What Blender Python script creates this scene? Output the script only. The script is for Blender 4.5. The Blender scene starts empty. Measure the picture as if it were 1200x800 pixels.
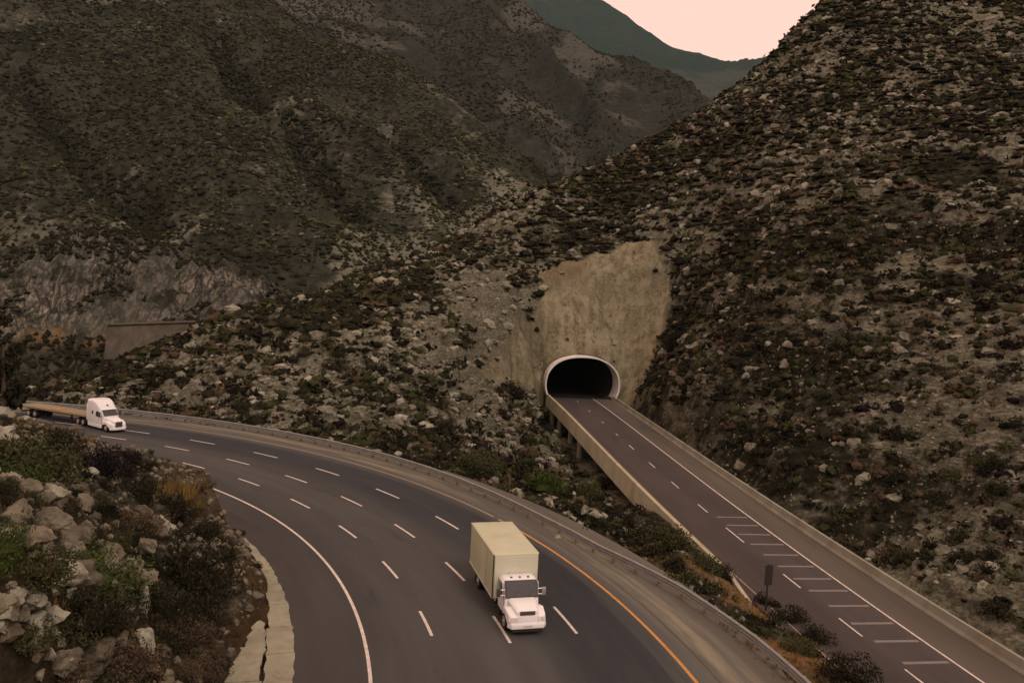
import bpy, bmesh, math, random
import numpy as np
from mathutils import Vector, Matrix
random.seed(7)
RNG = np.random.default_rng(11)
scene = bpy.context.scene
COL = scene.collection

# ------------------------------------------------------------------ camera
K = 1.15                                   # metres per fitted unit
FPX, PITCH, ROLL, CAMH = 950.0, 0.0688, 0.05164, 16.729 * K
camd = bpy.data.cameras.new('camera'); cam = bpy.data.objects.new('camera', camd); COL.objects.link(cam)
camd.sensor_width = 36.0; camd.lens = 36.0 * FPX / 1200.0
camd.clip_start = 0.3; camd.clip_end = 20000
cam.matrix_world = (Matrix.Translation((0, 0, CAMH)) @ Matrix.Rotation(math.pi / 2 - PITCH, 4, 'X')
                    @ Matrix.Rotation(ROLL, 4, 'Z'))
scene.camera = cam

# ------------------------------------------------------------------ sky, sun, exposure
SUN_EL, SUN_AZ = math.radians(48), math.radians(150)      # azimuth clockwise from +Y: behind, right
world = bpy.data.worlds.new('World'); scene.world = world; world.use_nodes = True
wn = world.node_tree; wn.nodes.clear()
sky = wn.nodes.new('ShaderNodeTexSky'); sky.sky_type = 'NISHITA'; sky.sun_disc = False
sky.sun_elevation = SUN_EL; sky.sun_rotation = SUN_AZ; sky.dust_density = 4.0; sky.air_density = 1.0
mix = wn.nodes.new('ShaderNodeMix'); mix.data_type = 'RGBA'; mix.inputs[0].default_value = 0.80
mix.inputs[7].default_value = (14.2, 8.9, 7.1, 1)          # even, warm overcast veil over the clear sky
bg = wn.nodes.new('ShaderNodeBackground'); bg.inputs[1].default_value = 0.1
wo = wn.nodes.new('ShaderNodeOutputWorld')
wn.links.new(sky.outputs[0], mix.inputs[6]); wn.links.new(mix.outputs[2], bg.inputs[0]); wn.links.new(bg.outputs[0], wo.inputs[0])
sd = bpy.data.lights.new('sun', 'SUN'); sd.energy = 0.95; sd.angle = math.radians(14); sd.color = (1.0, 0.95, 0.88)
sun = bpy.data.objects.new('sun', sd); COL.objects.link(sun)
sdir = Vector((math.sin(SUN_AZ) * math.cos(SUN_EL), math.cos(SUN_AZ) * math.cos(SUN_EL), math.sin(SUN_EL)))
sun.rotation_euler = sdir.to_track_quat('Z', 'Y').to_euler()
scene.view_settings.view_transform = 'Standard'; scene.view_settings.look = 'None'
scene.view_settings.exposure = 0.0; scene.view_settings.gamma = 1.0
cy = scene.cycles
cy.max_bounces = 5; cy.diffuse_bounces = 2; cy.glossy_bounces = 2; cy.transmission_bounces = 3; cy.volume_bounces = 0
cy.transparent_max_bounces = 6
try:
    cy.use_denoising = True; cy.denoiser = 'OPENIMAGEDENOISE'
except Exception:
    pass

# ------------------------------------------------------------------ noise and interpolation (numpy)
def _hash(ix, iy, iz, seed):
    h = (ix * 374761393 + iy * 668265263 + iz * 2147483647 + seed * 1274126177) & 0xFFFFFFFF
    h = ((h ^ (h >> 13)) * 1274126177) & 0xFFFFFFFF
    h = ((h ^ (h >> 16)) * 2246822519) & 0xFFFFFFFF
    return ((h ^ (h >> 15)) & 0xFFFFFF) / float(0xFFFFFF)
def vnoise(x, y, z=None, seed=0):
    z = np.zeros_like(x) if z is None else z
    ix, iy, iz = np.floor(x).astype(np.int64), np.floor(y).astype(np.int64), np.floor(z).astype(np.int64)
    fx, fy, fz = x - ix, y - iy, z - iz
    fx, fy, fz = [f * f * f * (f * (f * 6 - 15) + 10) for f in (fx, fy, fz)]
    def l(a, b, t): return a + (b - a) * t
    def plane(k):
        return l(l(_hash(ix, iy, iz + k, seed), _hash(ix + 1, iy, iz + k, seed), fx),
                 l(_hash(ix, iy + 1, iz + k, seed), _hash(ix + 1, iy + 1, iz + k, seed), fx), fy)
    if not np.any(z): return plane(0) * 2 - 1
    return l(plane(0), plane(1), fz) * 2 - 1
def fbm(x, y, scale, octaves=4, seed=0, gain=0.5, z=None):
    r = np.zeros_like(x, float); a = 1.0; f = 1.0 / scale; t = 0
    for o in range(octaves):
        r += a * vnoise(x * f + o * 17.3, y * f - o * 9.1, None if z is None else z * f, seed + o); t += a
        a *= gain; f *= 2.03
    return r / t
def ridged(x, y, scale, octaves=4, seed=0, z=None):
    r = np.zeros_like(x, float); a = 1.0; f = 1.0 / scale; t = 0
    for o in range(octaves):
        r += a * (1 - np.abs(vnoise(x * f + o * 7.7, y * f + o * 3.1, None if z is None else z * f, seed + o)) * 2); t += a
        a *= 0.5; f *= 2.1
    return r / t
def sstep(a, b, x):
    t = np.clip((x - a) / (b - a), 0, 1); return t * t * (3 - 2 * t)
class TPS:
    def __init__(s, pts, lam=0.0):
        P = np.array(pts, float); s.P = P[:, :2]; n = len(P)
        A = np.zeros((n + 3, n + 3)); A[:n, :n] = s.k(s.P, s.P) + lam * np.eye(n)
        A[:n, n] = 1; A[:n, n + 1:] = s.P; A[n, :n] = 1; A[n + 1:, :n] = s.P.T
        s.w = np.linalg.solve(A, np.r_[P[:, 2], 0, 0, 0])
    @staticmethod
    def k(a, b):
        d = ((a[:, None] - b[None]) ** 2).sum(-1) / 1e4
        return d * np.log(d + 1e-12)
    def __call__(s, x, y):
        sh = np.shape(x); q = np.stack([np.ravel(x), np.ravel(y)], 1).astype(float); out = np.empty(len(q))
        for i in range(0, len(q), 40000):
            c = q[i:i + 40000]; out[i:i + 40000] = s.k(c, s.P) @ s.w[:-3] + s.w[-3] + c @ s.w[-2:]
        return out.reshape(sh)

# ------------------------------------------------------------------ survey: sight lines from the camera station to points in the place
def ray(px, py):
    u = (px - 600) / FPX; v = (400 - py) / FPX
    c, s = math.cos(ROLL), math.sin(ROLL); u, v = c * u - s * v, s * u + c * v
    return np.array([u, math.cos(PITCH) + v * math.sin(PITCH), -math.sin(PITCH) + v * math.cos(PITCH)])
def at(px, py, d):                          # d: distance ahead in fitted units
    r = ray(px, py); p = r * (d * K / r[1]); p[2] += CAMH; return p
def on_plane(px, py, z):
    r = ray(px, py); p = r * ((z - CAMH) / r[2]); p[2] += CAMH; return p
def hit(px, py, f, d0=12.0, d1=420.0):
    d = np.geomspace(d0, d1, 900); r = ray(px, py); x = r[0] / r[1] * d; y = d; z = CAMH + r[2] / r[1] * d
    h = f(x, y); i = np.nonzero(z <= h)[0]; i = i[0] if len(i) else len(d) - 1
    return np.array([x[i], y[i], h[i]])
def project(x, y, z):
    dz = z - CAMH; c, s = math.cos(PITCH), math.sin(PITCH)
    d = y * c - dz * s; v = (y * s + dz * c) / np.maximum(d, .1); u = x / np.maximum(d, .1)
    cr, sr = math.cos(ROLL), math.sin(ROLL); u, v = cr * u + sr * v, -sr * u + cr * v
    return 600 + FPX * u, 400 - FPX * v, d

# ------------------------------------------------------------------ the two road alignments
DS = 0.5
def alignment(s, k, i0, x0, y0, h0):
    ds = s[1] - s[0]; h = np.r_[0, np.cumsum((k[1:] + k[:-1]) / 2 * ds)]; h += h0 - h[i0]
    X = np.r_[0, np.cumsum((np.cos(h[1:]) + np.cos(h[:-1])) / 2 * ds)]; Y = np.r_[0, np.cumsum((np.sin(h[1:]) + np.sin(h[:-1])) / 2 * ds)]
    return X + x0 - X[i0], Y + y0 - Y[i0], h
_s = np.arange(-90, 76, DS); _t = np.clip(_s, -20, 75) / 60
_k = (-0.9543776 - 0.3660417 * _t + 0.3522335 * _t ** 2) / 60
_X, _Y, RH = alignment(_s, _k, int(np.argmin(abs(_s - 40))), -0.407949, 40.580384, -1.2467033)
RS, RX, RY = _s * K, _X * K, _Y * K                          # main road: runs towards the viewer, positive offsets are its outer side
_s = np.arange(-75, 220, DS); _k = (-0.069747 + 0.312484 * np.clip(_s, -60, 90) / 100) / 100
_X, _Y, TH = alignment(_s, _k, int(np.argmin(abs(_s))), 17.835929, 80.0, 1.679156)
TS, TX, TY = _s * K, _X * K, _Y * K; TZ = (-2.9055 + 0.008128 * _s) * K  # tunnel road: runs away into the hill, positive offsets to its right
LANE = 3.5 * K
OFF_IN, OFF_OUT = -6.662 * K, 7.266 * K
def mpt(s, o):
    x, y, h = np.interp(s, RS, RX), np.interp(s, RS, RY), np.interp(s, RS, RH); return x - np.sin(h) * o, y + np.cos(h) * o
def tpt(s, o):
    x, y, h = np.interp(s, TS, TX), np.interp(s, TS, TY), np.interp(s, TS, TH); return x + np.sin(h) * o, y - np.cos(h) * o, np.interp(s, TS, TZ)
def along(x, y, AX, AY, AH, AS, sign):
    x, y = np.ravel(x), np.ravel(y); S = np.empty(len(x)); O = np.empty(len(x))
    for i in range(0, len(x), 20000):
        d = (x[i:i + 20000, None] - AX) ** 2 + (y[i:i + 20000, None] - AY) ** 2; j = np.argmin(d, 1)
        dx, dy = x[i:i + 20000] - AX[j], y[i:i + 20000] - AY[j]
        S[i:i + 20000] = AS[j] + dx * np.cos(AH[j]) + dy * np.sin(AH[j]); O[i:i + 20000] = sign * (-dx * np.sin(AH[j]) + dy * np.cos(AH[j]))
    return S, O
def main_so(x, y): return along(x, y, RX, RY, RH, RS, 1)
def tun_so(x, y): return along(x, y, TX, TY, TH, TS, -1)
PORTAL_S = 61.5 * K
PORTAL_Z = float(np.interp(PORTAL_S, TS, TZ)); TCEN = 1.35 * K   # tunnel axis sits this far right of the lane line
BRIDGE_S0 = -6 * K                                               # the viaduct begins here (near end)

# ------------------------------------------------------------------ materials
MATS = {}
class NT:
    def __init__(s, name, rough=0.9, spec=0.25):
        s.cool = False; s.m = bpy.data.materials.new(name); s.m.use_nodes = True; s.t = s.m.node_tree; s.n = s.t.nodes
        s.b = s.n['Principled BSDF']; s.b.inputs['Roughness'].default_value = rough
        s.b.inputs['Specular IOR Level'].default_value = spec; MATS[name] = s.m; s._pos = None
    def new(s, t, **kw):
        n = s.n.new(t)
        for k, v in kw.items(): setattr(n, k, v)
        return n
    def link(s, a, b): s.t.links.new(a, b)
    def pos(s):
        if s._pos is None: s._pos = s.new('ShaderNodeNewGeometry').outputs['Position']
        return s._pos
    def attr(s, name):
        return s.new('ShaderNodeAttribute', attribute_name=name)
    def objpos(s): return s.new('ShaderNodeTexCoord').outputs['Object']
    def noise(s, scale, detail=5, rough=0.6, vec=None, stretch=None, distortion=0.0):
        v = vec if vec is not None else s.pos()
        if stretch:
            m = s.new('ShaderNodeMapping'); m.inputs['Scale'].default_value = stretch; s.link(v, m.inputs[0]); v = m.outputs[0]
        n = s.new('ShaderNodeTexNoise'); n.inputs['Scale'].default_value = scale; n.inputs['Detail'].default_value = detail
        n.inputs['Roughness'].default_value = rough; n.inputs['Distortion'].default_value = distortion; s.link(v, n.inputs['Vector']); return n.outputs['Fac']
    def voro(s, scale, vec=None, feature='F1', out='Distance', stretch=None):
        v = vec if vec is not None else s.pos()
        if stretch:
            m = s.new('ShaderNodeMapping'); m.inputs['Scale'].default_value = stretch; s.link(v, m.inputs[0]); v = m.outputs[0]
        n = s.new('ShaderNodeTexVoronoi', feature=feature); n.inputs['Scale'].default_value = scale; s.link(v, n.inputs['Vector']); return n.outputs[out]
    def ramp(s, fac, *stops, interp='LINEAR'):
        r = s.new('ShaderNodeValToRGB'); r.color_ramp.interpolation = interp; e = r.color_ramp.elements
        while len(e) < len(stops): e.new(0.5)
        for i, (p, c) in enumerate(stops):
            e[i].position = p; e[i].color = (c, c, c, 1) if not hasattr(c, '__len__') else (*c, 1)
        s.link(fac, r.inputs[0]); return r.outputs[0]
    def mixc(s, f, a, b, blend='MIX'):
        m = s.new('ShaderNodeMix', data_type='RGBA', blend_type=blend)
        for sock, v in ((m.inputs[0], f), (m.inputs[6], a), (m.inputs[7], b)):
            if hasattr(v, 'is_output'): s.link(v, sock)
            elif hasattr(v, '__len__'): sock.default_value = (*(q * g for q, g in zip(v, (0.75, 0.885, 0.88) if s.cool else (1, 1, 1))), 1)
            else: sock.default_value = v
        return m.outputs[2]
    def math(s, op, a, b=0.0, clamp=False):
        m = s.new('ShaderNodeMath', operation=op, use_clamp=clamp)
        for sock, v in zip(m.inputs, (a, b)):
            if hasattr(v, 'is_output'): s.link(v, sock)
            else: sock.default_value = v
        return m.outputs[0]
    def color(s, c):
        if hasattr(c, 'is_output'): s.link(c, s.b.inputs['Base Color'])
        else: s.b.inputs['Base Color'].default_value = (*c, 1)
    def bump(s, h, strength=0.5, dist=0.1):
        b = s.new('ShaderNodeBump'); b.inputs['Strength'].default_value = strength; b.inputs['Distance'].default_value = dist
        s.link(h, b.inputs['Height']); s.link(b.outputs[0], s.b.inputs['Normal'])

def mat_simple(name, c, rough=0.6, spec=0.3, var=0.12, scale=3.0, bump=0.0, metal=0.0, dirt=None):
    m = NT(name, rough, spec); v = m.objpos()
    n = m.noise(scale, 5, 0.6, v)
    col = m.mixc(m.ramp(n, (0.3, 0.0), (0.7, 1.0)), tuple(x * (1 - var) for x in c), tuple(min(1, x * (1 + var)) for x in c))
    if dirt:
        col = m.mixc(m.ramp(m.noise(scale * 0.6, 6, 0.7, v, (1, 1, 0.35)), (0.48, 0.0), (0.75, dirt[1])), col, dirt[0])
    m.color(col); m.b.inputs['Metallic'].default_value = metal
    if bump: m.bump(m.noise(scale * 6, 4, 0.6, v), bump, 0.02)
    return m.m

def mat_hill(name, soil, rock, scrub, rockcut=(0.49, 0.60), scrubcut=(0.42, 0.54), big=0.035, haze=0):
    """soil, pale rock and low scrub; 'scar', 'stone' and 'clay' are surveyed masks on the mesh"""
    m = NT(name, 1.0, 0.0); m.cool = True
    n1 = m.noise(big, 6, 0.62); n2 = m.noise(big * 11, 7, 0.72, None, (0.5, 0.5, 1.9)); n3 = m.noise(big * 34, 8, 0.75)
    stone = m.attr('stone').outputs['Fac']; scar = m.attr('scar').outputs['Fac']; clay = m.attr('clay').outputs['Fac']
    strat = m.noise(0.5, 5, 0.65, None, (0.25, 0.25, 2.2))
    s1 = m.mixc(m.ramp(n3, (0.3, 0.0), (0.7, 1.0)), tuple(x * 0.6 for x in soil), tuple(min(1, x * 1.3) for x in soil))
    rk = m.mixc(m.ramp(m.math('ADD', m.math('MULTIPLY', strat, 0.6), m.math('MULTIPLY', n3, 0.4)), (0.38, 0.0), (0.62, 1.0)), tuple(x * 0.32 for x in rock), tuple(x * 0.92 for x in rock))
    rf = m.math('ADD', m.math('ADD', m.math('MULTIPLY', n2, 0.6), m.math('MULTIPLY', n1, 0.4)), m.math('MULTIPLY', stone, 0.30))
    rk = m.mixc(m.ramp(m.noise(2.6, 6, 0.75, None, (0.6, 0.6, 1.5)), (0.44, 0.75), (0.58, 0.0)), rk, tuple(x * 0.16 for x in rock)) if big > .03 else rk
    c = m.mixc(m.ramp(rf, (rockcut[0], 0.0), (rockcut[1], 1.0)), s1, rk)
    sf = m.math('SUBTRACT', m.math('ADD', m.math('MULTIPLY', m.noise(big * 14, 6, 0.72), 0.62), m.math('MULTIPLY', m.noise(big * 1.7, 4, 0.6), 0.38)), m.math('MULTIPLY', stone, 0.10))
    c = m.mixc(m.ramp(sf, (scrubcut[0], 0.0), (scrubcut[1], 0.92)), c, m.mixc(n3, tuple(x * 0.55 for x in scrub), tuple(x * 1.25 for x in scrub)))
    dirt = m.mixc(m.ramp(m.noise(0.12, 7, 0.7), (0.35, 0.0), (0.7, 1.0)), (0.25, 0.185, 0.115), (0.45, 0.345, 0.225))
    dirt = m.mixc(m.ramp(m.noise(0.9, 5, 0.7), (0.50, 0.0), (0.72, 0.6)), dirt, (0.15, 0.11, 0.066))
    dirt = m.mixc(m.ramp(m.noise(0.35, 7, 0.75, None, (1.6, 1.0, 0.22)), (0.46, 0.0), (0.60, 0.85)), dirt, (0.135, 0.095, 0.056))
    dirt = m.mixc(m.ramp(m.noise(1.7, 7, 0.8), (0.52, 0.0), (0.64, 0.8)), dirt, (0.44, 0.37, 0.26))
    dirt = m.mixc(m.ramp(m.noise(0.55, 6, 0.8, None, (1.0, 1.0, .5)), (0.56, 0.0), (0.66, 0.85)), dirt, (0.06, 0.045, 0.03))
    dirt = m.mixc(m.ramp(m.noise(0.07, 4, 0.6), (0.45, 0.0), (0.62, 0.55)), dirt, (0.13, 0.105, 0.068))
    c = m.mixc(scar, c, dirt)
    cl = m.mixc(m.noise(0.35, 6, 0.7), (0.19, 0.085, 0.040), (0.32, 0.165, 0.082))
    c = m.mixc(clay, c, cl)
    m.color(c)
    m.bump(m.math('ADD', n3, m.math('MULTIPLY', strat, 0.7)), 0.9, 0.5)
    return m.m

SOIL, ROCK, SCRUB = (0.058, 0.045, 0.030), (0.37, 0.305, 0.215), (0.015, 0.0138, 0.008)
M_HILL = mat_hill('hillside_ground', SOIL, ROCK, SCRUB)
M_BANK = mat_hill('bank_ground', (0.062, 0.048, 0.033), (0.22, 0.185, 0.135), (0.030, 0.026, 0.014), big=0.12, rockcut=(0.50, 0.66))
M_MTN = mat_hill('mountain_ground', (0.059, 0.052, 0.038), (0.29, 0.245, 0.18), (0.0160, 0.0158, 0.009), big=0.012, rockcut=(0.53, 0.66), scrubcut=(0.40, 0.60))
M_MID = mat_hill('red_mountain_ground', (0.048, 0.043, 0.036), (0.14, 0.118, 0.096), (0.020, 0.0185, 0.013), big=0.011, rockcut=(0.52, 0.66), scrubcut=(0.42, 0.62))
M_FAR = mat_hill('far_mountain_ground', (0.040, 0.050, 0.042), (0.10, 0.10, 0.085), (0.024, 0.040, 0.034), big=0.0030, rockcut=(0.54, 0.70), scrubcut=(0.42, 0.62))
def mat_knoll():
    m = NT('layered_rock', 1.0, 0.0); m.cool = True
    st = m.noise(0.42, 8, 0.78, None, (1.0, 0.30, 0.40), 1.6); n = m.noise(0.6, 6, 0.7); b = m.noise(0.03, 4, 0.6)
    rk = m.ramp(m.math('ADD', m.math('MULTIPLY', st, 0.65), m.math('MULTIPLY', n, 0.35)), (0.40, (0.030, 0.025, 0.021)), (0.49, (0.095, 0.094, 0.076)), (0.60, (0.31, 0.275, 0.21)))
    cr = m.voro(0.16, None, 'DISTANCE_TO_EDGE', 'Distance', (1.6, 0.8, 0.6)); rk = m.mixc(m.ramp(cr, (0.0, 0.85), (0.14, 0.0)), rk, (0.020, 0.019, 0.017))
    c = m.mixc(m.ramp(b, (0.44, 0.0), (0.6, 0.6)), rk, (0.10, 0.088, 0.066))
    c = m.mixc(m.ramp(m.noise(0.11, 7, 0.75), (0.52, 0.0), (0.60, 0.85)), c, (0.026, 0.024, 0.014))
    c = m.mixc(m.attr('clay').outputs['Fac'], c, m.mixc(n, (0.15, 0.080, 0.042), (0.25, 0.155, 0.085)))
    gn = m.mixc(n, (0.014, 0.014, 0.008), (0.034, 0.031, 0.017))
    c = m.mixc(m.attr('scar').outputs['Fac'], c, m.mixc(m.ramp(m.noise(0.25, 6, 0.7), (0.44, 0.0), (0.56, 1.0)), (0.085, 0.07, 0.05), gn))
    m.color(c); m.bump(m.math('ADD', st, n), 1.0, 0.8); return m.m
M_KNOLL = mat_knoll()
def mat_asphalt(name, base, warm, main):
    m = NT(name, 0.88, 0.10)
    uv = m.new('ShaderNodeUVMap', uv_map='lane').outputs[0]
    sep = m.new('ShaderNodeSeparateXYZ'); m.link(uv, sep.inputs[0]); off = sep.outputs[1]
    streak = m.noise(1.0, 6, 0.65, uv, (0.035, 0.9, 1)); patch = m.noise(1.0, 5, 0.6, uv, (0.03, 0.22, 1)); grit = m.noise(9.0, 4, 0.7)
    c = m.mixc(m.ramp(patch, (0.35, 0.0), (0.65, 1.0)), tuple(x * 0.78 for x in base), tuple(x * 1.22 for x in base))
    if main:
        tone = m.ramp(m.math('ADD', m.math('MULTIPLY', off, 1 / 30.0), m.math('ADD', 0.5, m.math('MULTIPLY', m.math('SUBTRACT', streak, 0.5), 0.10))),
                      (0.14, (1.25, 0.98, 0.76)), (0.26, (1.38, 1.16, 0.94)), (0.42, (1.55, 1.34, 1.06)), (0.535, (1.45, 1.26, 1.02)), (0.60, (0.80, 0.76, 0.74)), (0.735, (0.78, 0.74, 0.72)), (0.775, (2.15, 1.9, 1.5)), (0.84, (2.6, 2.2, 1.68)))
        c = m.mixc(1.0, c, tone, 'MULTIPLY')
        # lighter wheel paths wearing the lanes, and dust near the barrier
        wp = m.math('ABSOLUTE', m.math('SINE', m.math('MULTIPLY', m.math('ADD', off, 0.02), math.pi / (LANE / 2))))
        c = m.mixc(m.math('MULTIPLY', m.ramp(wp, (0.25, 1.0), (0.75, 0.0)), 0.10), c, (0.022, 0.020, 0.019))
        dust = m.math('MULTIPLY', m.ramp(m.math('ADD', m.math('MULTIPLY', off, 1 / 30.0), 0.5), (0.79, 0.0), (0.88, 1.0)), m.ramp(streak, (0.38, 0.0), (0.62, 0.9)))
        c = m.mixc(dust, c, (0.115, 0.098, 0.066))
        pale = m.math('MULTIPLY', m.ramp(m.math('ADD', m.math('MULTIPLY', off, 1 / 30.0), 0.5), (0.80, 0.0), (0.83, 1.0), (0.87, 1.0), (0.90, 0.0)), m.ramp(m.noise(1.0, 5, 0.65, uv, (0.05, 0.6, 1)), (0.46, 0.0), (0.60, 0.9)))
        c = m.mixc(pale, c, (0.22, 0.20, 0.135))
    else:
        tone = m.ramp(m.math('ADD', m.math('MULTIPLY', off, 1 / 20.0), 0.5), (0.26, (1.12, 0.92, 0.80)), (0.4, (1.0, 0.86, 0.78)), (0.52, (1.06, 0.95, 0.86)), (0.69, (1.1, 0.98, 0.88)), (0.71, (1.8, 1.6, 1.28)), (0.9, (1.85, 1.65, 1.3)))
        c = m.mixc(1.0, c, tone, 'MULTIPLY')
    c = m.mixc(m.ramp(streak, (0.42, 0.0), (0.72, 0.28)), c, warm)
    c = m.mixc(m.ramp(m.noise(1.0, 6, 0.7, uv, (0.09, 0.55, 1)), (0.58, 0.0), (0.74, 0.55)), c, tuple(x * 0.45 for x in base))
    c = m.mixc(m.ramp(grit, (0.4, 0.0), (0.75, 0.25)), c, tuple(x * 1.7 for x in base))
    m.color(c); m.bump(grit, 0.25, 0.01); return m.m
M_ASPH = mat_asphalt('asphalt', (0.0395, 0.0455, 0.0510), (0.062, 0.062, 0.052), True)
M_BORESHADE = mat_simple('shade_toned_tunnel_asphalt', (0.016, 0.015, 0.015), 0.95, 0.05, 0.2, 0.5)  # near-black colour paints the tunnel's shade into its roadway
M_ASPH2 = mat_asphalt('worn_asphalt', (0.052, 0.051, 0.050), (0.064, 0.057, 0.046), False)
def mat_paint(name, c, wear):
    m = NT(name, 0.7, 0.3); n = m.noise(2.5, 6, 0.75)
    m.color(m.mixc(m.ramp(n, (0.40, 0.0), (0.72, wear)), c, (0.10, 0.085, 0.07))); return m.m
M_WPAINT = mat_paint('white_paint', (0.62, 0.55, 0.47), 0.55)
M_YPAINT = mat_paint('yellow_paint', (0.50, 0.235, 0.045), 0.6)
M_YFADE = mat_paint('faded_yellow_paint', (0.27, 0.195, 0.115), 0.6)
M_RUMBLE = mat_paint('worn_stripe_paint', (0.185, 0.170, 0.145), 0.65)
M_CONC = mat_simple('concrete', (0.235, 0.235, 0.180), 0.9, 0.2, 0.16, 0.5, 0.3, dirt=((0.15, 0.115, 0.075), 0.7))
M_PARA = mat_simple('parapet_concrete', (0.36, 0.345, 0.235), 0.9, 0.2, 0.14, 0.4, 0.3, dirt=((0.20, 0.16, 0.09), 0.6))
M_CONCL = mat_simple('pale_concrete', (0.70, 0.68, 0.62), 0.85, 0.2, 0.10, 0.5, 0.2, dirt=((0.32, 0.26, 0.18), 0.6))
M_GUTTER = mat_simple('gutter_concrete', (0.25, 0.245, 0.170), 0.92, 0.15, 0.25, 0.5, 0.5, dirt=((0.085, 0.07, 0.045), 0.9))
M_LINING = mat_simple('tunnel_lining', (0.035, 0.033, 0.031), 0.9, 0.1, 0.2, 0.4, 0.2, dirt=((0.018, 0.016, 0.014), 0.8))  # base colour kept near black to paint in the bore's darkness
M_WALL = mat_simple('rubble_wall', (0.072, 0.065, 0.050), 0.95, 0.1, 0.3, 0.3, 0.6, dirt=((0.05, 0.04, 0.03), 0.8))
M_RAIL = mat_simple('galvanised_steel', (0.215, 0.22, 0.20), 0.6, 0.35, 0.12, 1.5, 0.0, 0.2, dirt=((0.14, 0.12, 0.085), 0.6))
M_POST = mat_simple('dusty_post', (0.16, 0.125, 0.09), 0.8, 0.2, 0.2, 2.0)
M_WHITE = mat_simple('white_truck_paint', (0.70, 0.705, 0.69), 0.35, 0.5, 0.03, 1.0, dirt=((0.50, 0.44, 0.36), 0.35))
M_CREAM = mat_simple('cream_box_panel', (0.44, 0.455, 0.305), 0.5, 0.35, 0.05, 0.7, dirt=((0.33, 0.30, 0.18), 0.45))
M_CREAMF = mat_simple('pale_cream_panel', (0.50, 0.51, 0.385), 0.5, 0.35, 0.05, 0.7, dirt=((0.42, 0.37, 0.26), 0.4))
M_TRIM = mat_simple('dark_trim', (0.045, 0.04, 0.035), 0.6, 0.3)
M_TYRE = mat_simple('tyre_rubber', (0.018, 0.016, 0.015), 0.9, 0.2)
M_RIM = mat_simple('wheel_rim', (0.42, 0.38, 0.34), 0.4, 0.5, 0.1, 4, 0, 0.6)
M_CHASSIS = mat_simple('chassis_black', (0.022, 0.019, 0.017), 0.7, 0.25, 0.3)
M_GLASS = mat_simple('windscreen_glass', (0.022, 0.026, 0.030), 0.12, 0.6, 0.1)
M_GRILLE = mat_simple('grille', (0.11, 0.085, 0.068), 0.5, 0.4)
M_LAMP = mat_simple('headlamp_lens', (0.62, 0.57, 0.52), 0.15, 0.6)
M_DECK = mat_simple('trailer_deck_wood', (0.23, 0.19, 0.115), 0.85, 0.2, 0.25, 2.5, 0.2)
M_TARP = mat_simple('orange_tarp', (0.36, 0.16, 0.07), 0.8, 0.2, 0.2, 3)
M_SIGN = mat_simple('sign_back', (0.022, 0.019, 0.016), 0.7, 0.3)
def mat_leaf(name, a, b):
    m = NT(name, 0.9, 0.0)
    r = m.new('ShaderNodeObjectInfo').outputs['Random']; at_ = m.attr('tint').outputs['Fac']
    f = m.math('ADD', m.math('MULTIPLY', r, 0.4), m.math('MULTIPLY', at_, 0.6))
    m.color(m.mixc(f, a, b)); return m.m
M_LEAF = {
    'dark': mat_leaf('dark_evergreen_leaf', (0.009, 0.0088, 0.0060), (0.030, 0.029, 0.017)),
    'olive': mat_leaf('olive_leaf', (0.022, 0.024, 0.011), (0.064, 0.066, 0.030)),
    'green': mat_leaf('fresh_green_leaf', (0.022, 0.034, 0.010), (0.066, 0.086, 0.026)),
    'dry': mat_leaf('dry_brown_twig', (0.036, 0.027, 0.018), (0.105, 0.079, 0.048)),
    'purple': mat_leaf('dark_purple_leaf', (0.010, 0.0085, 0.0092), (0.026, 0.020, 0.020)),
    'yellow': mat_leaf('yellow_dry_grass', (0.12, 0.080, 0.030), (0.24, 0.155, 0.052)),
}
M_WOOD = mat_simple('bush_wood', (0.085, 0.06, 0.042), 0.9, 0.1)
def mat_boulder(name, a, b):
    m = NT(name, 1.0, 0.02); m.cool = True; n = m.noise(1.6, 6, 0.7); r = m.new('ShaderNodeObjectInfo').outputs['Random']; t = m.attr('tint').outputs['Fac']
    c = m.mixc(m.ramp(n, (0.34, 0.0), (0.62, 1.0)), a, b)
    c = m.mixc(m.math('MULTIPLY', m.math('ADD', r, t), 0.28), c, (0.12, 0.085, 0.06)); m.color(c); m.bump(m.noise(5.0, 5, 0.7), 0.8, 0.1); return m.m
M_BOULDER = mat_boulder('grey_limestone', (0.10, 0.082, 0.063), (0.32, 0.265, 0.20))
M_PALE = mat_boulder('pale_limestone', (0.20, 0.165, 0.125), (0.50, 0.42, 0.32))
M_BANKROCK = mat_boulder('tan_bank_rock', (0.085, 0.062, 0.044), (0.29, 0.225, 0.160))
M_RUST = mat_boulder('rust_stained_rock', (0.085, 0.062, 0.045), (0.20, 0.150, 0.110))

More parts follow.
